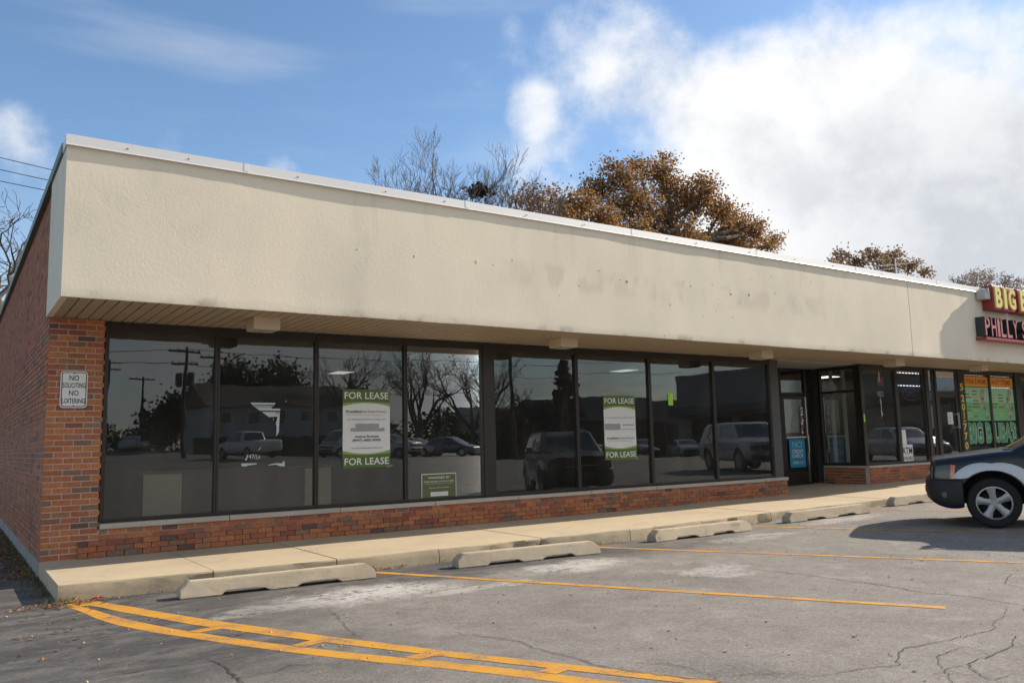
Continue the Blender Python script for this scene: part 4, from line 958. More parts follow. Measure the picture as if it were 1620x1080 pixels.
PROFILES = {
 'suv':    dict(fo=.84, wb=2.87, ro=.98, w=.935, zb=.34, belt=1.17, hf=1.045, hc=1.19, roof=1.78, gf=-.28, rf=-1.12, rr=-3.52, gr=-3.80, deck=1.17, r=.378, ar=.488),
 'sedan':  dict(fo=.93, wb=2.72, ro=1.02, w=.89, zb=.24, belt=.93, hf=.74, hc=.95, roof=1.43, gf=-.15, rf=-1.05, rr=-2.35, gr=-3.10, deck=.98, r=.32, ar=.38),
 'pickup': dict(fo=.95, wb=3.55, ro=1.15, w=.99, zb=.42, belt=1.18, hf=1.06, hc=1.20, roof=1.88, gf=-.35, rf=-1.05, rr=-2.45, gr=-2.70, deck=1.22, r=.39, ar=.46),
 'van':    dict(fo=.75, wb=3.4, ro=1.2, w=1.0, zb=.35, belt=1.20, hf=1.00, hc=1.25, roof=2.10, gf=.30, rf=-.55, rr=-4.45, gr=-4.55, deck=1.2, r=.36, ar=.43)}
ACZ = .005
def vehicle(kind, paint, loc, heading, label, cat, group=None, name='parked_car', detail=False):
    P = PROFILES[kind]; fo, wb, ro, w, zb, belt, hf, hc = (P[k] for k in ('fo', 'wb', 'ro', 'w', 'zb', 'belt', 'hf', 'hc')); deck = P['deck']; gf, gr = P['gf'], P['gr']
    t = thing(name, label, cat, loc, R(heading), group)
    X1 = -(wb+ro)
    st = ([(fo, w*.78, zb+.16, hf-.035), (fo-.010, w*.84, zb+.10, hf-.012), (fo-.04, w*.90, zb+.05, hf), (fo-.14, w*.925, zb+.02, hf+.015), (fo-.30, w*.965, zb, hf+.04), (fo-.50, w*.99, zb, hf+.4*(hc-hf))] if detail else [(fo, w*.62, zb+.16, hf-.10), (fo-.04, w*.76, zb+.06, hf-.03), (fo-.12, w*.86, zb+.02, hf), (fo-.30, w*.94, zb, hf+.03), (fo-.58, w*.985, zb, hf+.4*(hc-hf))])+[(.1, w, zb, hc-.05*(gf < 0)), (min(gf, 0)-.05, w, zb, hc), (gf-.7, w, zb, belt+.02), ((gf+gr)/2, w, zb, belt+.02), (gr+.35, w, zb, belt+.02), (gr+.02, w*.995, zb, deck), (X1+.30, w*.985, zb+.02, deck-.01), (X1+.09, w*.95, zb+.05, deck-.03), (X1+.02, w*.88, zb+.10, deck-.10), (X1, w*.78, zb+.2, deck-.2)]
    st.sort(key=lambda s: -s[0])
    rows = []
    for x, ww, b, top in st:
        hood = top
        half = [(0, b), (ww*.80, b), (ww-.05, b+.03), (ww-.015, b+.12), (ww, b+.34*(top-b)), (ww, b+.62*(top-b)), (ww-.012, top-.15), (ww-.045, top-.055), (ww-.11, top-.008), (ww-.20, top+.012), (ww*.45, top+.030), (0, top+.034)]
        rows.append([(x, y, z) for y, z in half] + [(x, -y, z) for y, z in half[-2:0:-1]])
    mb = MB(); loft(mb, rows); tmp = mb.build('tmp', paint, smooth=180)
    sd = tmp.modifiers.new('s', 'SUBSURF'); sd.levels = 2 if detail else 1; sd.render_levels = sd.levels
    cuts = []
    for ax in (0, -wb):
        c = MB(); c.lathe([(0, -1.2), (P['ar'], -1.2), (P['ar'], -.58), (0, -.58)], 'y', 40, (ax, 0, P['r']+ACZ)); c.lathe([(0, .58), (P['ar'], .58), (P['ar'], 1.2), (0, 1.2)], 'y', 40, (ax, 0, P['r']+ACZ))
        co = c.build('cut', paint); bo = tmp.modifiers.new('b', 'BOOLEAN'); bo.object = co; bo.operation = 'DIFFERENCE'; bo.solver = 'EXACT'; cuts.append(co)
    full = evaluated(tmp)
    bv_full = BVHTree.FromPolygons([v.co for v in full.vertices], [tuple(p.vertices) for p in full.polygons])
    bpy.data.objects.remove(tmp)
    for c in cuts: bpy.data.objects.remove(c)
    full.materials.clear(); full.materials.append(paint); full.materials.append(CM['dark'])
    bm = bmesh.new(); bm.from_mesh(full)
    for f in bm.faces:
        f.smooth = True; ce = f.calc_center_median()
        for ax in (0, -wb):
            if math.hypot(ce.x-ax, ce.z-P['r']-ACZ) < P['ar']+.012 and abs(ce.y) < w*.995 and (abs(f.normal.y) < .35 or abs(ce.y) < .62) and abs(ce.y) > .3 : f.material_index = 1
    for e in bm.edges:
        if len(e.link_faces) == 2 and e.calc_face_angle(0) > R(38): e.smooth = False
    bm.to_mesh(full); bm.free(); full.name = 'body'
    body = bpy.data.objects.new('body', full); link(body, t)
    # greenhouse
    lv = [(belt-.06, gf+.10, gr-.05, w-.045), (belt+.02, gf, gr-.02, w-.06), (belt+.25*(P['roof']-belt), gf+(P['rf']-gf)*.30, gr+(P['rr']-gr)*.25, w-.105), (belt+.85*(P['roof']-belt), gf+(P['rf']-gf)*.90, gr+(P['rr']-gr)*.85, w-.215), (belt+.96*(P['roof']-belt), P['rf']-.10, P['rr']+.04, w-.26), (P['roof'], P['rf']-.35, P['rr']+.25, w-.42)]
    gh = MB(); rows = []
    for z, xf, xr, hw in lv:
        c = .10; half = [(xf+.06, 0), (xf+.04, hw*.5), (xf-.02, hw-c), (xf-.06-c*.4, hw-.02), (xf-.10-c, hw), ((xf+xr)/2, hw+.012), (xr+.12, hw), (xr+.03, hw-.06), (xr, hw-.16), (xr-.02, 0)]
        rows.append([(x, y, z) for x, y in half]+[(x, -y, z) for x, y in half[-2:0:-1]])
    loft(gh, rows); go = gh.build('cabin', paint, t, smooth=40, local=True)
    gme = go.data; bv_g = BVHTree.FromPolygons([v.co for v in gme.vertices], [tuple(p.vertices) for p in gme.polygons])
    def decal(nm, poly, mat, bv, direc=(0, -1, 0), th=.008, off=.004, cell=.07, bev=None, flip=1):
        d = Vector(direc); bm = bmesh.new()
        if abs(d.y) > .5: to3 = lambda a, b: Vector((a, 3*flip, b))
        else: to3 = lambda a, b: Vector((3*flip, a, b))
        d = Vector((0, -flip, 0)) if abs(d.y) > .5 else Vector((-flip, 0, 0))
        f = bm.faces.new([bm.verts.new(to3(a, b)) for a, b in poly])
        lo = [min(p[i] for p in poly) for i in (0, 1)]; hi = [max(p[i] for p in poly) for i in (0, 1)]
        ax0 = Vector((1, 0, 0)) if abs(d.y) > .5 else Vector((0, 1, 0))
        for i, ax in ((0, ax0), (1, Vector((0, 0, 1)))):
            v = lo[i]+cell
            while v < hi[i]-.01:
                bmesh.ops.bisect_plane(bm, geom=bm.faces[:]+bm.edges[:]+bm.verts[:], plane_co=ax*v, plane_no=ax); v += cell
        for v in bm.verts:
            h = bv.ray_cast(v.co, d)
            if h[0] is None: h = bv.find_nearest(v.co+d*2.3)
            v.co = h[0]-d*(off+th)
        r = bmesh.ops.extrude_face_region(bm, geom=bm.faces[:])
        for v in [g for g in r['geom'] if isinstance(g, bmesh.types.BMVert)]: v.co += d*th*1.6
        bmesh.ops.recalc_face_normals(bm, faces=bm.faces)
        for fc in bm.faces: fc.smooth = True
        for e in bm.edges:
            if len(e.link_faces) == 2 and e.calc_face_angle(0) > R(40): e.smooth = False
        me = bpy.data.meshes.new(nm); bm.to_mesh(me); bm.free(); me.materials.append(mat); o = bpy.data.objects.new(nm, me); link(o, t); return o
    zb0, zt0 = belt+.045, belt+.86*(P['roof']-belt); L = zt0-zb0; sf = (P['rf']-gf)/(P['roof']-belt)*.93; sr = (P['rr']-gr)/(P['roof']-belt)
    fA, fB = gf-.24, gf-.24+sf*L
    mid = (gf+gr)/2+.18
    if kind == 'pickup': mid = -1.65
    for s in (1, -1):
        decal('side_window', [(fA-.06, zb0), (mid+.04, zb0), (mid+.02, zt0), (fB-.06, zt0)], CM['glass'], bv_g, flip=s)
        e0, e1 = gr+.22, gr+.22+sr*L
        if kind == 'suv':
            q = gr+.95; decal('side_window', [(mid-.05, zb0), (q+.05, zb0), (q+.05, zt0), (mid-.07, zt0)], CM['glass'], bv_g, flip=s); decal('side_window', [(q-.05, zb0), (e0, zb0), (e1, zt0), (q-.05, zt0)], CM['glass'], bv_g, flip=s)
        elif kind == 'van': pass
        else: decal('side_window', [(mid-.05, zb0), (e0, zb0), (e1, zt0), (mid-.07, zt0)], CM['glass'], bv_g, flip=s)
    hwB, hwT = w-.20, w-.33
    decal('windshield', [(-hwB, zb0-.0), (hwB, zb0), (hwT, zt0+.02), (-hwT, zt0+.02)], CM['glass'], bv_g, (1, 0, 0), cell=.12); 
    if kind != 'van': decal('rear_window', [(-hwB+.05, zb0+.04), (hwB-.05, zb0+.04), (hwT-.05, zt0-.02), (-hwT+.05, zt0-.02)], CM['glass'], bv_g, (1, 0, 0), cell=.12, flip=-1)
    # lamps
    hz = hf-.14
    if not detail:
        for s in (1, -1):
            decal('headlight', [(s*w*.50, hz), (s*w*.84, hz), (s*w*.84, hz-.15), (s*w*.52, hz-.15)], CM['lens'], bv_full, (1, 0, 0), .012, cell=.1)
            decal('tail_light', [(s*w*.66, deck-.14), (s*w*.86, deck-.14), (s*w*.86, deck-.36), (s*w*.66, deck-.36)], CM['red'], bv_full, (1, 0, 0), .012, cell=.1, flip=-1)
        decal('grille', [(-w*.45, hz), (w*.45, hz), (w*.42, hz-.16), (-w*.42, hz-.16)], CM['plastic'], bv_full, (1, 0, 0), .008, cell=.15)
        decal('bumper', [(-w*.8, zb+.10), (w*.8, zb+.10), (w*.8, zb+.24), (-w*.8, zb+.24)], CM['plastic'], bv_full, (1, 0, 0), .02, cell=.15)
    # wheels
    ty, rim, disc = make_wheel(5 if detail else 7, P['r'])
    first = None
    for ax in (0, -wb):
        for s in (1, -1):
            if first is None:
                wo = ty.build('wheel', CM['rubber'], t, smooth=40, local=True); ro_ = rim.build('rim', CM['rim'], wo, smooth=35, local=True); di = disc.build('brake_disc', CM['dark'], wo, smooth=35, local=True); first = wo
            else: wo = copy_tree(first, t)
            wo.location = (ax, s*(w-.125), P['r']); wo.rotation_euler = (0, R(random.uniform(0, 70)) if first is not wo else R(8), 0 if s > 0 else math.pi)
    if not detail: return t
    # ---- the extra pieces the near car shows
    SIL = m_car('silver_cladding', (.60, .585, .58), .3, .42, .2)
    for s in (1, -1):
        for ax in (0, -wb):
            ai, ao = P['ar']-.005, P['ar']+.130; A = [R(-14+a*208/26) for a in range(27)]; cz = P['r']+ACZ
            outer = []
            for a in A:
                c_, s_ = math.cos(a), math.sin(a); k = ao/max(abs(c_)**1.0*1.03, 1e-6) if False else ao
                outer.append((ax+ao*c_*(1+.105*abs(c_)*abs(s_)*2), cz+ao*s_*.97*(1+.105*abs(c_)*abs(s_)*2)))
            poly = [(ax+ai*math.cos(a), cz+ai*math.sin(a)) for a in A]
            # a ring of quads keeps the arch clean
            q = MB(); rows = []
            for (xi, zi), (xo, zo) in zip(poly, outer):
                if s and ax == 0 and xi > .2: zi, zo = max(zi, .748), max(zo, .748)
                row = []
                for f, lift in ((0, .026), (.10, .036), (.80, .030), (.97, .022), (1, .0)):
                    x, z = xi+(xo-xi)*f, zi+(zo-zi)*f; h = bv_full.ray_cast(Vector((x, 3*s, z)), Vector((0, -s, 0))); y = abs(h[0].y) if h[0] is not None and abs(h[0].y) > .72 else w-.05
                    row.append(q.vert((x, s*(max(y, w-.17)+lift), z)))
                row.append(q.vert((xi, s*(w-.14), zi))); rows.append(row)
            for a, b in zip(rows, rows[1:]):
                for j in range(4): q.face((a[j], a[j+1], b[j+1], b[j]))
                q.face((a[5], a[0], b[0], b[5]))
            q.build('fender_flare', SIL, t, smooth=50, local=True)
        decal('door_cladding', [(-.62, .38), (-2.30, .38), (-2.30, .66), (-.62, .66)], SIL, bv_full, flip=s, th=.02, cell=.12)
        for x0, x1 in ((-.585, -.575), (-1.76, -1.75), (-2.62, -2.61)): decal('door_gap', [(x0, .42), (x1, .42), (x1, 1.10), (x0, 1.10)], CM['dark'], bv_full, flip=s, th=.001, off=.0015, cell=.12)
        for x in (-1.55, -2.45): decal('door_handle', [(x-.17, .96), (x, .96), (x, 1.0), (x-.17, 1.0)], CM['plastic'], bv_full, flip=s, th=.03, cell=.2)
        # headlamp wraps the corner: body shell outline seen from the side, then the amber marker
        decal('headlight', [(.565, .965), (.765, .945), (.80, .755), (.565, .745)], CM['lens'], bv_full, flip=s, th=.014, off=.006, cell=.04)
        decal('headlight', [(s*.44, .935), (s*.80, .945), (s*.80, .745), (s*.46, .745)], CM['lens'], bv_full, (1, 0, 0), .014, off=.006, cell=.05)
        decal('indicator', [(.485, .955), (.555, .968), (.575, .745), (.525, .745)], CM['amber'], bv_full, flip=s, th=.016, off=.006, cell=.04)
        decal('tail_light', [(s*.70, 1.08), (s*.88, 1.08), (s*.88, .78), (s*.70, .78)], CM['red'], bv_full, (1, 0, 0), .012, cell=.1, flip=-1)
        m = MB(); m.prism(rrect(-.62, -.47, 1.19, 1.33, .04, s*1.05), (0, s*.18, 0)); m.tube([(-.52, s*.86, 1.17), (-.54, s*1.06, 1.22)], [.03, .025], 8)
        m.build('side_mirror', CM['plastic'], t, bevel=.015, local=True)
        m = MB(); m.tube([(-1.0, s*.60, 1.79), (-3.2, s*.62, 1.80)], .016, 8); 
        for x in (-1.0, -2.1, -3.2): m.box(x-.05, x+.05, s*.60-.015, s*.60+.02, 1.735, 1.795)
        m.build('roof_rail', CM['plastic'], t, local=True)
    # bumper: a moulded black nose below the lamps, and a tail
    def nose(nm, s0, xs):
        b = MB(); rows = []
        for x, ww, z0, z1 in xs:
            half = [(0, z0), (ww*.7, z0), (ww-.05, z0+.02), (ww, z0+.10), (ww+.012, (z0+z1)/2), (ww, z1-.03), (ww-.03, z1), (ww*.5, z1+.004), (0, z1+.004)]
            rows.append([(x, y, z) for y, z in half]+[(x, -y, z) for y, z in half[-2:0:-1]])
        loft(b, rows); o = b.build(nm, CM['plastic'], t, smooth=180, local=True); m = o.modifiers.new('s', 'SUBSURF'); m.levels = 1; m.render_levels = 2; return o
    bmp = nose('bumper', 1, [(.40, .955, .29, .735), (.405, .966, .28, .74), (.52, .96, .255, .742), (.66, .93, .265, .742), (.80, .885, .32, .742), (.89, .81, .40, .735), (.93, .66, .45, .725), (.94, .45, .48, .715)])
    nose('bumper', -1, [(-wb-.50, .955, .36, .70), (-wb-.6, .96, .34, .71), (-wb-.9, .92, .36, .71), (-wb-1.02, .80, .42, .70), (-wb-1.05, .6, .46, .68)])
    for s in (1, -1):
        f = MB(); f.lathe([(0, .02), (.045, .02), (.055, 0)], 'y', 14, (.665, .92, .50)); o = f.build('fog_light', CM['lens'], t, local=True)
        if s < 0: o.scale = (1, -1, 1)
    g = MB(); g.box(.70, .865, -.42, .42, .735, .90); g.build('grille', CM['dark'], t, local=True, bevel=.01)
    g = MB()
    g.box(.80, .885, -.44, .44, .80, .835); g.build('grille_bar', SIL, t, local=True, bevel=.01)
    g = MB(); g.box(.93, .955, -.16, .16, .50, .60); g.build('number_plate', plain('plate_red', (.26, .06, .05), .5), t, local=True)
    g = MB()
    for s in (1, -1): g.tube([(-.27, s*.1-.2, 1.215), (-.40, s*.1+.35, 1.245)], [.012, .008], 6)
    g.box(-.34, -.20, -.72, .72, 1.185, 1.20); g.build('wiper', CM['plastic'], t, local=True)
    return t
NAVY = m_car('navy_paint', (.007, .007, .010), .1, .34, .30)
sx, sy = 12.16, -4.90
CM['rubber'] = CM['rubber']
vehicle('suv', NAVY, (sx, sy, lotz(sx-.5)+.003), 118.0, 'dark navy off-road car with silver arches parked nose to the kerb at right', 'car', None, 'parked_car', True).scale = (.925, .925, .925)

# ------------------------------------------------------------------ trees
M['bark'] = m_bark('bark', (.085, .066, .052)); M['bark_pale'] = m_bark('pale_bark', (.13, .105, .085))
OAK = m_leaf('oak_leaves', [(0.0, (.11,.060,.024)), (.25, (.23,.115,.040)), (.5, (.35,.175,.052)), (.75, (.45,.24,.078)), (.92, (.22,.16,.06)), (1.0, (.52,.34,.15))])
OAK2 = m_leaf('russet_leaves', [(0.0, (.12,.08,.05)), (.35, (.24,.145,.07)), (.7, (.34,.21,.11)), (1.0, (.22,.18,.09))])
DIM = m_leaf('dull_leaves', [(0.0, (.16,.12,.10)), (.5, (.28,.21,.18)), (1.0, (.36,.29,.25))])
EVER = m_leaf('evergreen_leaves', [(0.0, (.012,.022,.010)), (.5, (.025,.042,.018)), (1.0, (.045,.062,.025))])
def grow(mb, tips, rng, p, d, length, r, depth, up=0.25, spread=0.55, wig=0.16, n=3, mind=0.006, shrink=0.72):
    segs = 4 if depth > 2 else 3; pts = [p]; rad = [r]; q = p; dd = d.normalized()
    for i in range(segs):
        dd = (dd + Vector((rng.gauss(0, wig), rng.gauss(0, wig), rng.gauss(0, wig)+up*.18))).normalized()
        q = q+dd*length/segs; pts.append(q); rad.append(max(mind, r*(1-.42*(i+1)/segs)))
    mb.tube(pts, rad, 6 if r > .05 else (4 if r > .02 else 3), cap=False)
    if depth == 0: tips.append(q); return
    kids = n if depth > 1 else n+1
    for k in range(kids):
        f = 1.0 if k == 0 else rng.uniform(.35, .95); i = min(segs, max(1, int(round(f*segs)))); base = pts[i]
        a = Vector((rng.gauss(0, 1), rng.gauss(0, 1), rng.gauss(0, .6))); a = (a-a.dot(dd)*dd).normalized()
        s = spread*(.45 if k == 0 else rng.uniform(.75, 1.25)); nd = (dd+a*s+Vector((0, 0, up*.35))).normalized()
        grow(mb, tips, rng, base, nd, length*shrink*rng.uniform(.8, 1.12), max(mind, rad[i]*(.82 if k == 0 else .62)), depth-1, up, spread, wig, n, mind, shrink)
def leaf_quad(mb, p, s, rng, flat=0.0):
    a = Vector((rng.gauss(0, 1), rng.gauss(0, 1), rng.gauss(0, 1)*(1-flat))).normalized(); b = a.cross(Vector((rng.gauss(0, 1), rng.gauss(0, 1), rng.gauss(0, 1)))).normalized(); w = s*.36
    mb.poly([p-a*s*.5, p+b*w, p+a*s*.5, p-b*w])
def bare_tree(label, base, dirs, rng, depth=6, length=2.6, r=.16, mat='bark', leaves=0, leafmat=None, group=None, name='bare_tree', trunk=None, **kw):
    t = thing(name, label, 'tree', base, 0, group); b = Vector(base); mb = MB(); tips = []
    top = b+Vector((0, 0, trunk or 3.0)); mb.tube([b, b+Vector((.05, 0, (trunk or 3)*.5)), top], [r*1.6, r*1.3, r*1.15], 9, cap=False); mb.build('trunk', M[mat], t, smooth=80)
    cr = MB()
    for d, L in dirs: grow(cr, tips, rng, top, Vector(d), L, r, depth, **kw)
    cr.build('crown', M[mat], t, normals=False)
    if leaves:
        lm = MB()
        for p in tips:
            for _ in range(leaves):
                if rng.random() < .85: leaf_quad(lm, p+Vector((rng.gauss(0, .28), rng.gauss(0, .28), rng.gauss(0, .25))), rng.uniform(.10, .20), rng)
        lm.build('foliage', leafmat, t, normals=False)
    return t
def leafy_tree(label, base, lobes, rng, per=420, leaf=.2, mat=None, group=None, name='leafy_tree', trunk_r=.3, fill=14, fork=None, limbs=True):
    t = thing(name, label, 'tree', base, 0, group); b = Vector(base); tr = MB(); lm = MB()
    cz = min(l[2]-l[3]*.3 for l in lobes); cxm = sum(l[0] for l in lobes)/len(lobes); cym = sum(l[1] for l in lobes)/len(lobes)
    fk = Vector(fork) if fork else Vector((b.x+(cxm-b.x)*.3, b.y+(cym-b.y)*.3, b.z+(cz-b.z)*.6))
    tr.tube([b, (b+fk)/2+Vector((.1, 0, 0)), fk], [trunk_r*1.3, trunk_r, trunk_r*.85], 9, cap=False)
    for x, y, z, r in lobes:
        c = Vector((x, y, z)); m = fk.lerp(c, .5)+Vector((rng.gauss(0, .3), rng.gauss(0, .3), -.25*r))
        if limbs: tr.tube([fk, fk.lerp(m, .5)+Vector((0, 0, .1)), m, c.lerp(m, .3), c], [trunk_r*.55, trunk_r*.42, trunk_r*.3, trunk_r*.2, .04], 6, cap=False)
        ncl = int(per*(r**2)/fill)
        for k in range(ncl):
            v = Vector((rng.gauss(0, 1), rng.gauss(0, 1), rng.gauss(0, 1))).normalized(); rr = r*(rng.random()**.42)*(.78+.32*mnoise.noise(v*2.1+c*.3)+.22*mnoise.noise(v*5+c))
            q = c+Vector((v.x*rr, v.y*rr, v.z*rr*.85))
            if rng.random() < .16 and limbs: tr.tube([c.lerp(q, .25), c.lerp(q, .65)+Vector((0, 0, -.12)), q], [.045, .028, .008], 4, cap=False)
            s = rng.uniform(.22, .52)*min(1, .55+r*.25)
            for _ in range(fill):
                leaf_quad(lm, q+Vector((rng.gauss(0, s), rng.gauss(0, s), rng.gauss(0, s*.75))), leaf*rng.uniform(.7, 1.35), rng, .25)
    tr.build('trunk', M['bark'], t, normals=False); lm.build('foliage', mat, t, normals=False); return t
# back-projection of the photographed crowns at the depth where the trees stand
CO, CR_, CU, CF, FPX = camo.matrix_world.translation.copy(), camo.matrix_world.col[0].xyz, camo.matrix_world.col[1].xyz, -camo.matrix_world.col[2].xyz, 1300.18
def at(u, v, y):
    d = CF+CR_*((u-810)/FPX)-CU*((v-540)/FPX); return CO+d*((y-CO.y)/d.y)
def lobes(l, y, k=0.0):
    out = []
    rng = random.Random(5)
    for u, v, r in l:
        yy = y+rng.uniform(-1.5, 1.5); c = at(u, v, yy); out.append((c.x, c.y, c.z, r*(c-CO).dot(CF)/FPX*(1+k)))
    return out
def tree_base(u, y): c = at(u, 420, y); return (c.x, c.y, 0.0)
rng = random.Random(11)
leafy_tree('large oak with dense russet brown leaves behind the middle of the roof', tree_base(1058, 20), lobes([(985,283,34),(1042,272,30),(1010,262,18),(1048,252,14),(968,262,16),(945,300,32),(915,325,34),(1000,325,50),(1060,300,34),(1095,320,40),(1050,345,40),(1120,300,22),(1108,290,20),(1140,335,32),(1165,352,26),(1150,375,30),(1090,375,34),(1195,368,22),(1203,352,10),(1225,378,15),(1215,390,18),(950,350,42),(905,345,32),(1010,375,40),(1170,385,28)], 20), rng, per=980, leaf=.155, mat=OAK, trunk_r=.36, fork=at(1072, 385, 20))
leafy_tree('low thin oak with bronze leaves between the bare trees and the large oak', tree_base(855, 19), lobes([(850,312,26),(872,308,18),(838,322,22),(885,325,24),(815,318,16),(858,335,30),(890,340,24)], 19), rng, per=520, leaf=.145, mat=OAK, trunk_r=.2)
leafy_tree('low brown-leaved tree behind the roof right of the large oak', tree_base(1395, 32), lobes([(1330,405,16),(1360,412,18),(1385,405,20),(1412,410,18),(1440,420,20),(1465,432,14),(1320,418,16),(1400,425,24),(1345,425,20),(1375,398,9),(1418,399,9)], 32), rng, per=300, leaf=.26, mat=OAK2, trunk_r=.3)
leafy_tree('hazy reddish tree behind the roof above the yellow sign letters', tree_base(1560, 38), lobes([(1515,445,14),(1540,438,16),(1565,436,17),(1590,446,16),(1610,448,14),(1640,450,20),(1550,452,24),(1600,458,22),(1530,455,18)], 38), rng, per=170, leaf=.24, mat=DIM, trunk_r=.3)
rng = random.Random(21)
c0 = tree_base(684, 18)
bare_tree('tall bare tree with fanned twigs behind the roof, left of the leafy oak', c0, [((-.72, .1, .8), 2.0), ((-.25, .2, 1), 2.05), ((.2, -.1, 1), 1.7), ((.75, .1, .75), 2.1), ((1.2, .05, .55), 2.2)], rng, 5, 2.6, .12, up=.30, spread=.60, wig=.13, n=3, trunk=8.15, mat='bark_pale', mind=.0068, shrink=.74)
bare_tree('second bare tree with upswept twigs, holding a dark squirrel nest', tree_base(776, 18), [((-.45, .1, 1), 1.6), ((.3, .1, 1), 1.8), ((1.0, -.1, .7), 2.1), ((1.3, .3, .55), 2.1), ((.6, .2, .9), 2.0)], rng, 5, 2.4, .10, up=.30, spread=.58, wig=.13, n=3, trunk=8.3, mat='bark_pale', mind=.0068, shrink=.74)
bare_tree('bare gnarled tree with crooked limbs beyond the left side wall', (-0.2, 21, 0), [((.75, .1, .65), 3.6), ((.40, -.2, .9), 3.6), ((-.2, .2, 1), 3.6), ((.8, .2, .35), 3.3), ((-.6, 0, .7), 3.4)], rng, 5, 3.2, .20, up=.10, spread=.80, wig=.30, n=3, trunk=3.4, mind=.010)
def nest():
    c = at(757, 303, 18); mb = MB(); r = random.Random(4)
    for k in range(260):
        v = Vector((r.gauss(0, .24), r.gauss(0, .22), r.gauss(0, .13)))
        leaf_quad(mb, v, r.uniform(.12, .3), r)
    o = mb.build('squirrel_nest', plain('nest_leaves', (.02, .016, .013), .9), normals=False); o.location = c; tag(o, 'dark clump of a squirrel nest low in the bare tree', 'nest')
nest()

# ------------------------------------------------------------------ power lines beyond the left wall and over the roof
def wire(a, b, sag, label, r=.012, group='overhead wires beyond the left wall', n=16):
    a, b = Vector(a), Vector(b); mb = MB(); mid = (a+b)/2
    mb.tube([a.lerp(b, i/n)-Vector((0, 0, sag*4*(i/n)*(1-i/n)))-mid for i in range(n+1)], r, 4)
    o = mb.build('overhead_wire', M['black']); o.location = mid; tag(o, label, 'wire', group)
for v0, v1, lab in ((237, 258, 'topmost of three overhead wires left of the fascia corner'), (256, 275.5, 'middle of three overhead wires left of the fascia corner'), (274, 292, 'lowest of three overhead wires left of the fascia corner')):
    p, q = at(0, v0, 16), at(89, v1, 16); d = q-p; wire(p-d*9, q+d*14, .25, lab)
p, q = at(0, 404, 20), at(25, 408, 20); d = q-p; wire(p-d*20, q+d*30, .2, 'single overhead wire low in front of the gnarled bare tree')
def pole(base, h, arms, label, yaw=0.0, tx=False, group='utility poles across the road behind the viewer', lean=0.0):
    t = thing('utility_pole', label, 'utility pole', base, R(yaw), group)
    m = MB(); m.tube([(0, 0, -.3), (lean*.5, 0, h*.5), (lean, 0, h)], [.17, .15, .11], 9); m.build('post', M['bark'], t, local=True)
    for k, (z, w) in enumerate(arms):
        m = MB(); m.box(lean*z/h-w, lean*z/h+w, -.20, -.09, z-.06, z+.06); a = m.build('crossarm', M['bark'], t, local=True)
        m = MB()
        for q in (-.9, -.45, .45, .9): m.lathe([(.04, 0), (.05, .06), (.03, .14), (0, .15)], 'z', 8, (lean*z/h+w*q, -.15, z+.06))
        m.build('insulators', M['greytext'], a, local=True)
    if tx:
        m = MB()
        for s in (-.42, .42): m.lathe([(0, -.45), (.25, -.45), (.25, .4), (.2, .48), (0, .5)], 'z', 14, (s, -.05, h*.70))
        m.build('transformer', M['panel_grey'], t, local=True)
    return t
PB = [((12.3, -48), 7.6, [(7.3, 1.1), (6.5, .95)], True, 'tall double-armed utility pole with two transformers, mirrored in the first window', 0), ((14.1, -47), 8.2, [(7.8, .9), (6.9, 1.0)], False, 'tall double-armed utility pole beside the transformer pole, mirrored in the first window', 0),
      ((15.2, -80), 7.4, [(7.1, 1.3)], False, 'far single-armed utility pole, mirrored between two others in the first window', 0), ((12.2, -82), 9.2, [(8.8, 1.3), (8.0, 1.2)], False, 'far double-armed utility pole, mirrored at the left edge of the first window', 0), ((34.7, -40), 11.5, [(11.1, .9)], False, 'leaning utility pole with one arm, mirrored in the fifth window', -.6)]
for (x, y), h, arms, tx, lab, ln in PB: pole((x, y, lotz(x, y)), h, arms, lab, random.uniform(-8, 8), tx, lean=ln)
pole((-14.5, 15.6, 0), 11.0, [(10.2, 1.2), (9.2, 1.0)], 'utility pole carrying the wires left of the building', 90, True, None)
for a, b, s in (((-20, -49, 8.2), (13, -48, 8.4), .5), ((13, -48, 8.4), (60, -47, 9), .6), ((-20, -49, 7.2), (13, -48, 7.6), .5), ((13, -48, 7.3), (60, -47, 8), .6)):
    wire(a, b, s, 'overhead wire strung along the road behind the viewer', .02, 'overhead wires along the road')
def antenna():
    b = at(1418, 432, 8); t = thing('roof_antenna', 'thin pale roof antenna with slanting rods in front of the low brown tree', 'antenna', (b.x, b.y, 4.66)); m = MB()
    m.tube([(b.x, b.y, 4.66), (b.x, b.y, at(1418, 409, 8).z)], .022, 6); m.build('mast', M['alu'], t)
    m = MB()
    for q in (((1352, 425), (1445, 416)), ((1382, 428), (1422, 424))): m.tube([at(*q[0], 8), at(*q[1], 8)], .014, 5)
    m.build('rods', M['alu'], t)
antenna()

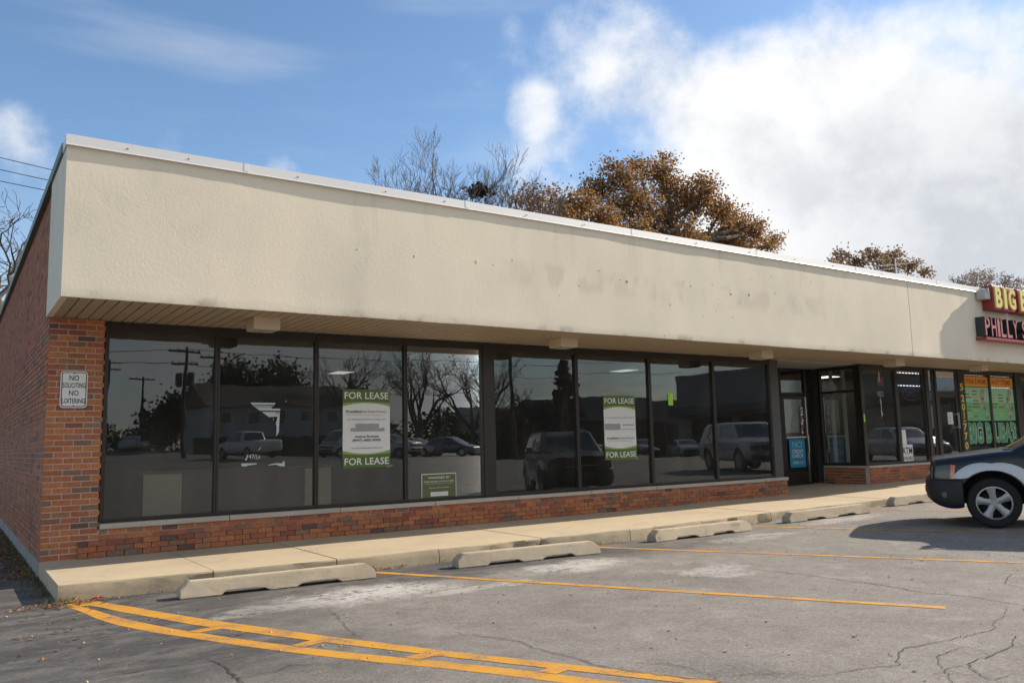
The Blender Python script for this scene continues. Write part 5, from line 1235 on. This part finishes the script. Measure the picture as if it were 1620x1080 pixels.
# ------------------------------------------------------------------ what stands across the lot, seen mirrored in the glass
def gz(x, y): return (x, y, lotz(x, y))
SILV = m_car('silver_paint', (.42, .43, .45), .5, .3); WHT = m_car('white_car_paint', (.62, .62, .61), 0, .3); DRK = m_car('dark_green_paint', (.02, .035, .035), .2, .3); BLU = m_car('slate_blue_paint', (.07, .10, .13), .3, .3); CHP = m_car('champagne_paint', (.35, .34, .31), .4, .3)
G1 = 'vehicles parked across the lot'
for kind, paint, (x, y), hd, lab, cat, nm in [
    ('pickup', WHT, (14.9, -44), -100, 'white pickup truck seen from behind, mirrored across the first two windows', 'pickup truck', 'pickup_truck'),
    ('sedan', WHT, (14.3, -74), -60, 'small far white saloon car mirrored in the first window', 'car', 'parked_car'),
    ('van', WHT, (21.9, -45), 160, 'white delivery van mirrored left of the first FOR LEASE poster', 'van', 'delivery_van'),
    ('suv', WHT, (24.4, -38), 62, 'white off-road car mirrored at the left edge of the fourth window', 'car', 'parked_car'),
    ('sedan', SILV, (27.2, -40), 62, 'silver saloon car half hidden behind a dark saloon in the fourth window', 'car', 'parked_car'),
    ('sedan', DRK, (28.8, -37.5), 62, 'dark green saloon car facing the glass in the fourth window', 'car', 'parked_car'),
    ('sedan', BLU, (33.4, -30), 55, 'slate blue saloon car mirrored beside the wide window post', 'car', 'parked_car'),
    ('sedan', SILV, (47.6, -34.5), 118, 'silver saloon car with its nose turned right, mirrored in the seventh window', 'car', 'parked_car'),
    ('sedan', CHP, (47.2, -39), 110, 'champagne saloon car mirrored left of the silver saloon in the seventh window', 'car', 'parked_car'),
    ('van', DRK, (59, -45), 170, 'dark van with roof ladders, mirrored above the silver saloon', 'van', 'delivery_van'),
    ('suv', SILV, (22.7, -7.6), 118, 'silver off-road car parked beyond the right of view, mirrored in the eighth window', 'car', 'parked_car'),
    ('sedan', SILV, (31.5, -6.8), 118, 'silver saloon car parked far right, mirrored in the take-away window', 'car', 'parked_car')]:
    vehicle(kind, paint, gz(x, y), hd, lab, cat, G1, nm)
def house():
    x0, x1, y0, y1 = 17.5, 32.5, -71, -62; g = lotz(25, -62); t = thing('white_house', 'long white two storey house with a dark roof, mirrored in the second and third windows', 'house', (25, -62, g))
    m = MB(); m.box(x0, x1, y0, y1, g-.5, g+4.6); m.build('wall', plain('pale_siding', (.50, .50, .47), .8, 0, .05), t)
    m = MB(); m.prism([(x0-.5, y1+.6, g+4.55), (x0-.5, y0-.6, g+4.55), (x0-.5, (y0+y1)/2, g+6.6)], (x1-x0+1, 0, 0)); m.build('roof', plain('dark_shingle', (.06, .055, .05), .9), t)
    for k in range(6):
        for z in (g+1.0, g+3.1):
            m = MB(); x = x0+1.2+2.4*k; m.box(x, x+1.1, y1-.02, y1+.05, z, z+1.1); f = m.build('window', M['white'], t); m = MB(); m.box(x+.07, x+1.03, y1+.04, y1+.06, z+.07, z+1.03); m.build('pane', CM['glass'], f)
    m = MB(); m.box(x0-2, x1+3, y1+3, y1+3.15, g-.4, g+1.8); o = m.build('board_fence', plain('fence_boards', (.045, .05, .04), .9), None); tag(o, 'dark board fence in front of the white house, mirrored in the second window', 'fence')
house()
def commercial():
    g = lotz(62, -55); t = thing('brick_store', 'low flat roofed store with a dark shopfront, mirrored behind the second FOR LEASE poster', 'building', (58, -56, g))
    m = MB(); m.box(47, 74, -70, -56, g-.5, g+6.0); m.build('wall', plain('drab_wall', (.20, .185, .17), .9, 0, .1, 1), t)
    m = MB(); m.box(46.5, 74, -56, -54, g+4.1, g+6.4); m.build('fascia', plain('drab_fascia', (.27, .255, .24), .8), t)
    for k in range(8): 
        m = MB(); x = 48+3.1*k; m.box(x, x+2.7, -56.02, -55.95, g+.5, g+3.9); m.build('window', CM['glass'], t)
    g = -.6; t = thing('tall_store', 'taller blank walled wing of stores at the right, mirrored in the eighth window', 'building', (72, -28, g))
    m = MB(); m.box(60.3, 84, -48, -3, g-1, g+8.3); m.build('wall', plain('block_wall', (.30, .285, .265), .9, 0, .1, 1), t)
    m = MB(); m.box(58.4, 60.297, -47.5, -3.5, g+4.3, g+5.0); m.build('canopy', plain('canopy_grey', (.12, .115, .11), .8), t)
    for k in range(8):
        m = MB(); y = -46+5.3*k; m.box(60.24, 60.31, y, y+4.4, g+.9, g+4.0); m.build('window', CM['glass'], t)
commercial()
rng = random.Random(31)
def ball_lobes(c, w, h, n, rng): return [(c[0]+rng.uniform(-1, 1)*w, c[1]+rng.uniform(-1, 1)*w*.4, c[2]+h*rng.uniform(.10, .80), rng.uniform(.22, .34)*min(h, w*2.2)) for _ in range(n)]
GT = 'trees across the road behind the viewer'
for k, (x, y, h, w, lab) in enumerate([(4, -82, 6.0, 5, 'low dense evergreen clump mirrored at the far left of the first window'), (11, -84, 5.2, 5, 'low evergreen thicket under the wires mirrored in the first window'), (18, -76, 6.4, 4, 'round evergreen tree mirrored at the middle post of the first two windows'), (24, -74, 10.5, 6, 'tall round evergreen tree mirrored above the white house roof'), (31, -70, 8.0, 4, 'pointed evergreen tree mirrored left of the first FOR LEASE poster'), (46.0, -54, 6.2, 4.5, 'dark rounded evergreen mirrored in the fifth window beside the leaning pole'), (39, -62, 5.0, 5, 'dark evergreen undergrowth mirrored low in the fourth window')]):
    g = lotz(x, y); leafy_tree(lab, (x, y, g), ball_lobes((x, y, g), w, h, 11, rng), rng, per=170, leaf=.36, mat=EVER, group=GT, name='evergreen_tree', trunk_r=.3, fill=9, limbs=False)
for k, (x, y, h, lab) in enumerate([(31.5, -63, 10, 'bare spreading tree mirrored above the first FOR LEASE poster'), (37, -60, 10.5, 'bare spreading tree with a few dull leaves mirrored in the third window'), (42, -58, 11, 'bare many-branched tree with dull leaves mirrored in the fourth window'), (40.5, -52, 8.5, 'thin bare tree mirrored in the fifth window left of the leaning pole')]):
    g = lotz(x, y); bare_tree(lab, (x, y, g), [((-.7, 0, .8), h*.30), ((.1, .2, 1), h*.34), ((.7, -.1, .8), h*.30), ((-.2, -.3, 1), h*.3)], rng, 4, h*.3, .22, leaves=3 if k in (1, 2) else 0, leafmat=DIM, group=GT, up=.3, spread=.6, wig=.16, trunk=h*.25, mind=.016)
def conifer(base, h, w, label):
    t = thing('conifer_tree', label, 'tree', base, 0, GT); b = Vector(base); m = MB(); m.tube([b, b+Vector((0, 0, h))], [.22, .04], 7); m.build('trunk', M['bark'], t); l = MB(); r = random.Random(9); n = 30
    for k in range(n):
        z = h*(.15+.85*k/n); L = w*(1-.9*k/n)*r.uniform(.7, 1.1)
        for j in range(7):
            a = r.uniform(0, 6.283); d = Vector((math.cos(a), math.sin(a), -.22+.25*k/n))
            for q in range(9): leaf_quad(l, b+Vector((0, 0, z))+d*L*(q+1)/9+Vector((r.gauss(0, .12), r.gauss(0, .12), r.gauss(0, .1))), .55, r, .5)
    l.build('foliage', EVER, t, normals=False)
conifer(gz(47.5, -50), 9.5, 2.6, 'dark conifer with layered branches mirrored in the fifth window')

# ------------------------------------------------------------------ things left inside the empty shop
BOARD = plain('counter_laminate', (.80, .66, .47), .6, 0, .08, 2); DARKB = plain('counter_dark', (.16, .11, .085), .6, 0, .1, 3)
def counter():
    t = thing('sales_counter', 'long brown sales counter with pale end panels inside the first windows', 'counter', (3.0, 2.4, .19))
    m = MB(); m.box(1.45, 4.60, 2.3, 2.9, 1.08, 1.12); m.build('worktop', DARKB, t)
    m = MB(); m.box(2.12, 4.1, 2.40, 2.44, .30, 1.078); m.build('front_panel', DARKB, t)
    m = MB(); m.box(1.54, 2.10, 2.36, 2.40, .42, 1.078); m.build('end_panel', BOARD, t, bevel=.004)
    m = MB(); m.box(4.08, 4.55, 2.36, 2.40, .42, 1.078); m.build('end_panel', BOARD, t, bevel=.004)
    m = MB(); m.box(1.54, 1.60, 2.44, 2.88, .19, 1.078); m.box(4.49, 4.55, 2.44, 2.88, .19, 1.078); m.build('side_panel', DARKB, t)
counter()
SHOPLAMP = m_emit('shop_lamp', (1.0, .93, .78), 2.2)
LAMP = m_emit('lit_diffuser', (.9, .93, .9), .38)
for x, y, lab in ((5.75, 5.0, 'white ceiling light panel inside, showing above the first FOR LEASE poster'), (11.6, 2.5, 'white ceiling light panel inside, showing above the second FOR LEASE poster')):
    t = thing('ceiling_light', lab, 'ceiling light', (x, y, 3.0), 0, 'ceiling lights inside the empty shop'); m = MB(); m.box(x-.02, x+.42, y-.02, y+.62, 2.992, 3.048); m.build('frame', M['white'], t); m = MB(); m.box(x+.02, x+.38, y+.02, y+.58, 2.985, 2.990); m.build('diffuser', LAMP, t)
for x, y, lab in ((18.6, 2.2, 'lit ceiling light inside, glimpsed above the OPEN sign'),):
    t = thing('ceiling_light', lab, 'ceiling light', (x, y, 3.0), 0, None); m = MB(); m.box(x-.02, x+.62, y-.02, y+1.22, 2.992, 3.048); m.build('frame', M['white'], t); m = MB(); m.box(x+.02, x+.58, y+.02, y+1.18, 2.985, 2.990); m.build('diffuser', SHOPLAMP, t)
def blinds():
    for k, (y, lab) in enumerate([(.95, 'pale vertical blind slats in the recess return window, the further bundle'), (.62, 'pale vertical blind slats in the recess return window, the nearer bundle')]):
        t = thing('vertical_blind', lab, 'blind', (16.98, y, 3.0)); m = MB()
        for q in range(3): m.box(16.96+.03*q, 16.966+.03*q, y+.035*q, y+.075+.035*q, .75, 3.0)
        m.build('slats', M['paper'], t); m = MB(); m.box(16.95, 17.06, y-.02, y+.2, 3.0, 3.045); m.build('head_rail', M['alu'], t)
blinds()
def shelf():
    t = thing('wall_counter', 'dark low counter along the mustard wall in the shop right of the recess', 'counter', (17.8, 2.6, .31)); m = MB(); m.box(17.0, 19.4, 2.5, 3.15, .32, 1.02); m.build('cabinet', DARKB, t, bevel=.01); m = MB(); m.box(16.97, 19.45, 2.45, 3.18, 1.022, 1.06); m.build('worktop', M['panel_grey'], t)
shelf()

# ------------------------------------------------------------------ litter and weeds
def litter():
    r = random.Random(17); m = MB()
    def leaf(x, y, z, s):
        a = r.uniform(0, 6.283); c, q = math.cos(a)*s, math.sin(a)*s; h = r.uniform(.0, .02)
        m.poly([(x-c, y-q, z+.006+h*.3), (x+q*.5, y-c*.5, z+.008+h), (x+c, y+q, z+.006+r.uniform(0, .02)), (x-q*.5, y+c*.5, z+.010+h)])
    for k in range(1500):
        y = r.uniform(-.2, 9); x = -.03-abs(r.gauss(0, .20+.02*y)); leaf(x, y, 0, r.uniform(.018, .045))
    for k in range(170): x = r.gauss(.05, .22); leaf(x, -2.15-abs(r.gauss(0, .10))-.1*max(0, -x), .0, r.uniform(.012, .035))
    for cx, n in ((1.0, 40), (2.95, 90), (3.25, 80), (4.3, 30), (6.4, 45), (9.7, 30), (10.3, 25), (13.2, 25), (1.9, 25), (7.8, 20)):
        for k in range(n): x = r.gauss(cx, .22); leaf(x, interp(x, KERB)-.02-abs(r.gauss(0, .06)), lotz(x), r.uniform(.010, .028))
    for k in range(230):
        x = r.uniform(-2.2, 10); y = r.uniform(-8.5, -2.6); leaf(x, y, lotz(x), r.uniform(.006, .016))
    for k in range(90): leaf(r.gauss(-.35, .45), r.gauss(-3.6, .8), 0, r.uniform(.015, .035))
    structure(m.build('leaf_litter', m_leaf('fallen_leaves', [(0, (.10,.055,.03)), (.4, (.22,.11,.045)), (.7, (.33,.18,.08)), (1, (.45,.33,.2))]), normals=False), True)
    m = MB()
    for k in range(900):
        if k < 620: y = r.uniform(-1.6, 7); x = -.02-abs(r.gauss(0, .09))
        else:
            cx = r.choice([.02, 2.85, 3.05, 6.35, 9.5, 10.2]); x = r.gauss(cx, .10); y = interp(x, KERB)-.015-abs(r.gauss(0, .03))
        h = r.uniform(.02, .075); a = r.uniform(0, 6.283); w = .005; dx, dy = math.cos(a)*h*.5, math.sin(a)*h*.5; z = lotz(x)
        m.poly([(x-w, y, z), (x+w, y, z), (x+dx, y+dy, z+h)])
    structure(m.build('weeds', m_leaf('weed_blades', [(0, (.05,.07,.02)), (.5, (.09,.11,.03)), (1, (.2,.16,.06))]), normals=False), True)
    m = MB()
    for k in range(160):
        x = r.uniform(-1.5, 11); y = r.uniform(-8.6, -2.5); s = r.uniform(.004, .013); z = lotz(x); m.lathe([(0, 0), (s, s*.2), (s*.7, s), (0, s*1.1)], 'z', 5, (x, y, z))
    structure(m.build('gravel_bits', M['stopc'], smooth=30), True)
litter()
def wrapper():
    m = MB(); r = random.Random(2); n = 9
    g = [[m.vert((.055*i/n*1.6-.04, .045*j/n*1.4-.03, .012+r.uniform(0, .03)*(1-abs(2*i/n-1)*.4))) for j in range(n+1)] for i in range(n+1)]
    for i in range(n):
        for j in range(n): m.face((g[i][j], g[i+1][j], g[i+1][j+1], g[i][j+1]))
    o = m.build('crumpled_wrapper', plain('wrapper_red', (.42, .06, .07), .5, 0, .3, 60)); o.location = (.33, -2.14, 0); tag(o, 'small crumpled red wrapper at the kerb corner', 'litter')
wrapper()
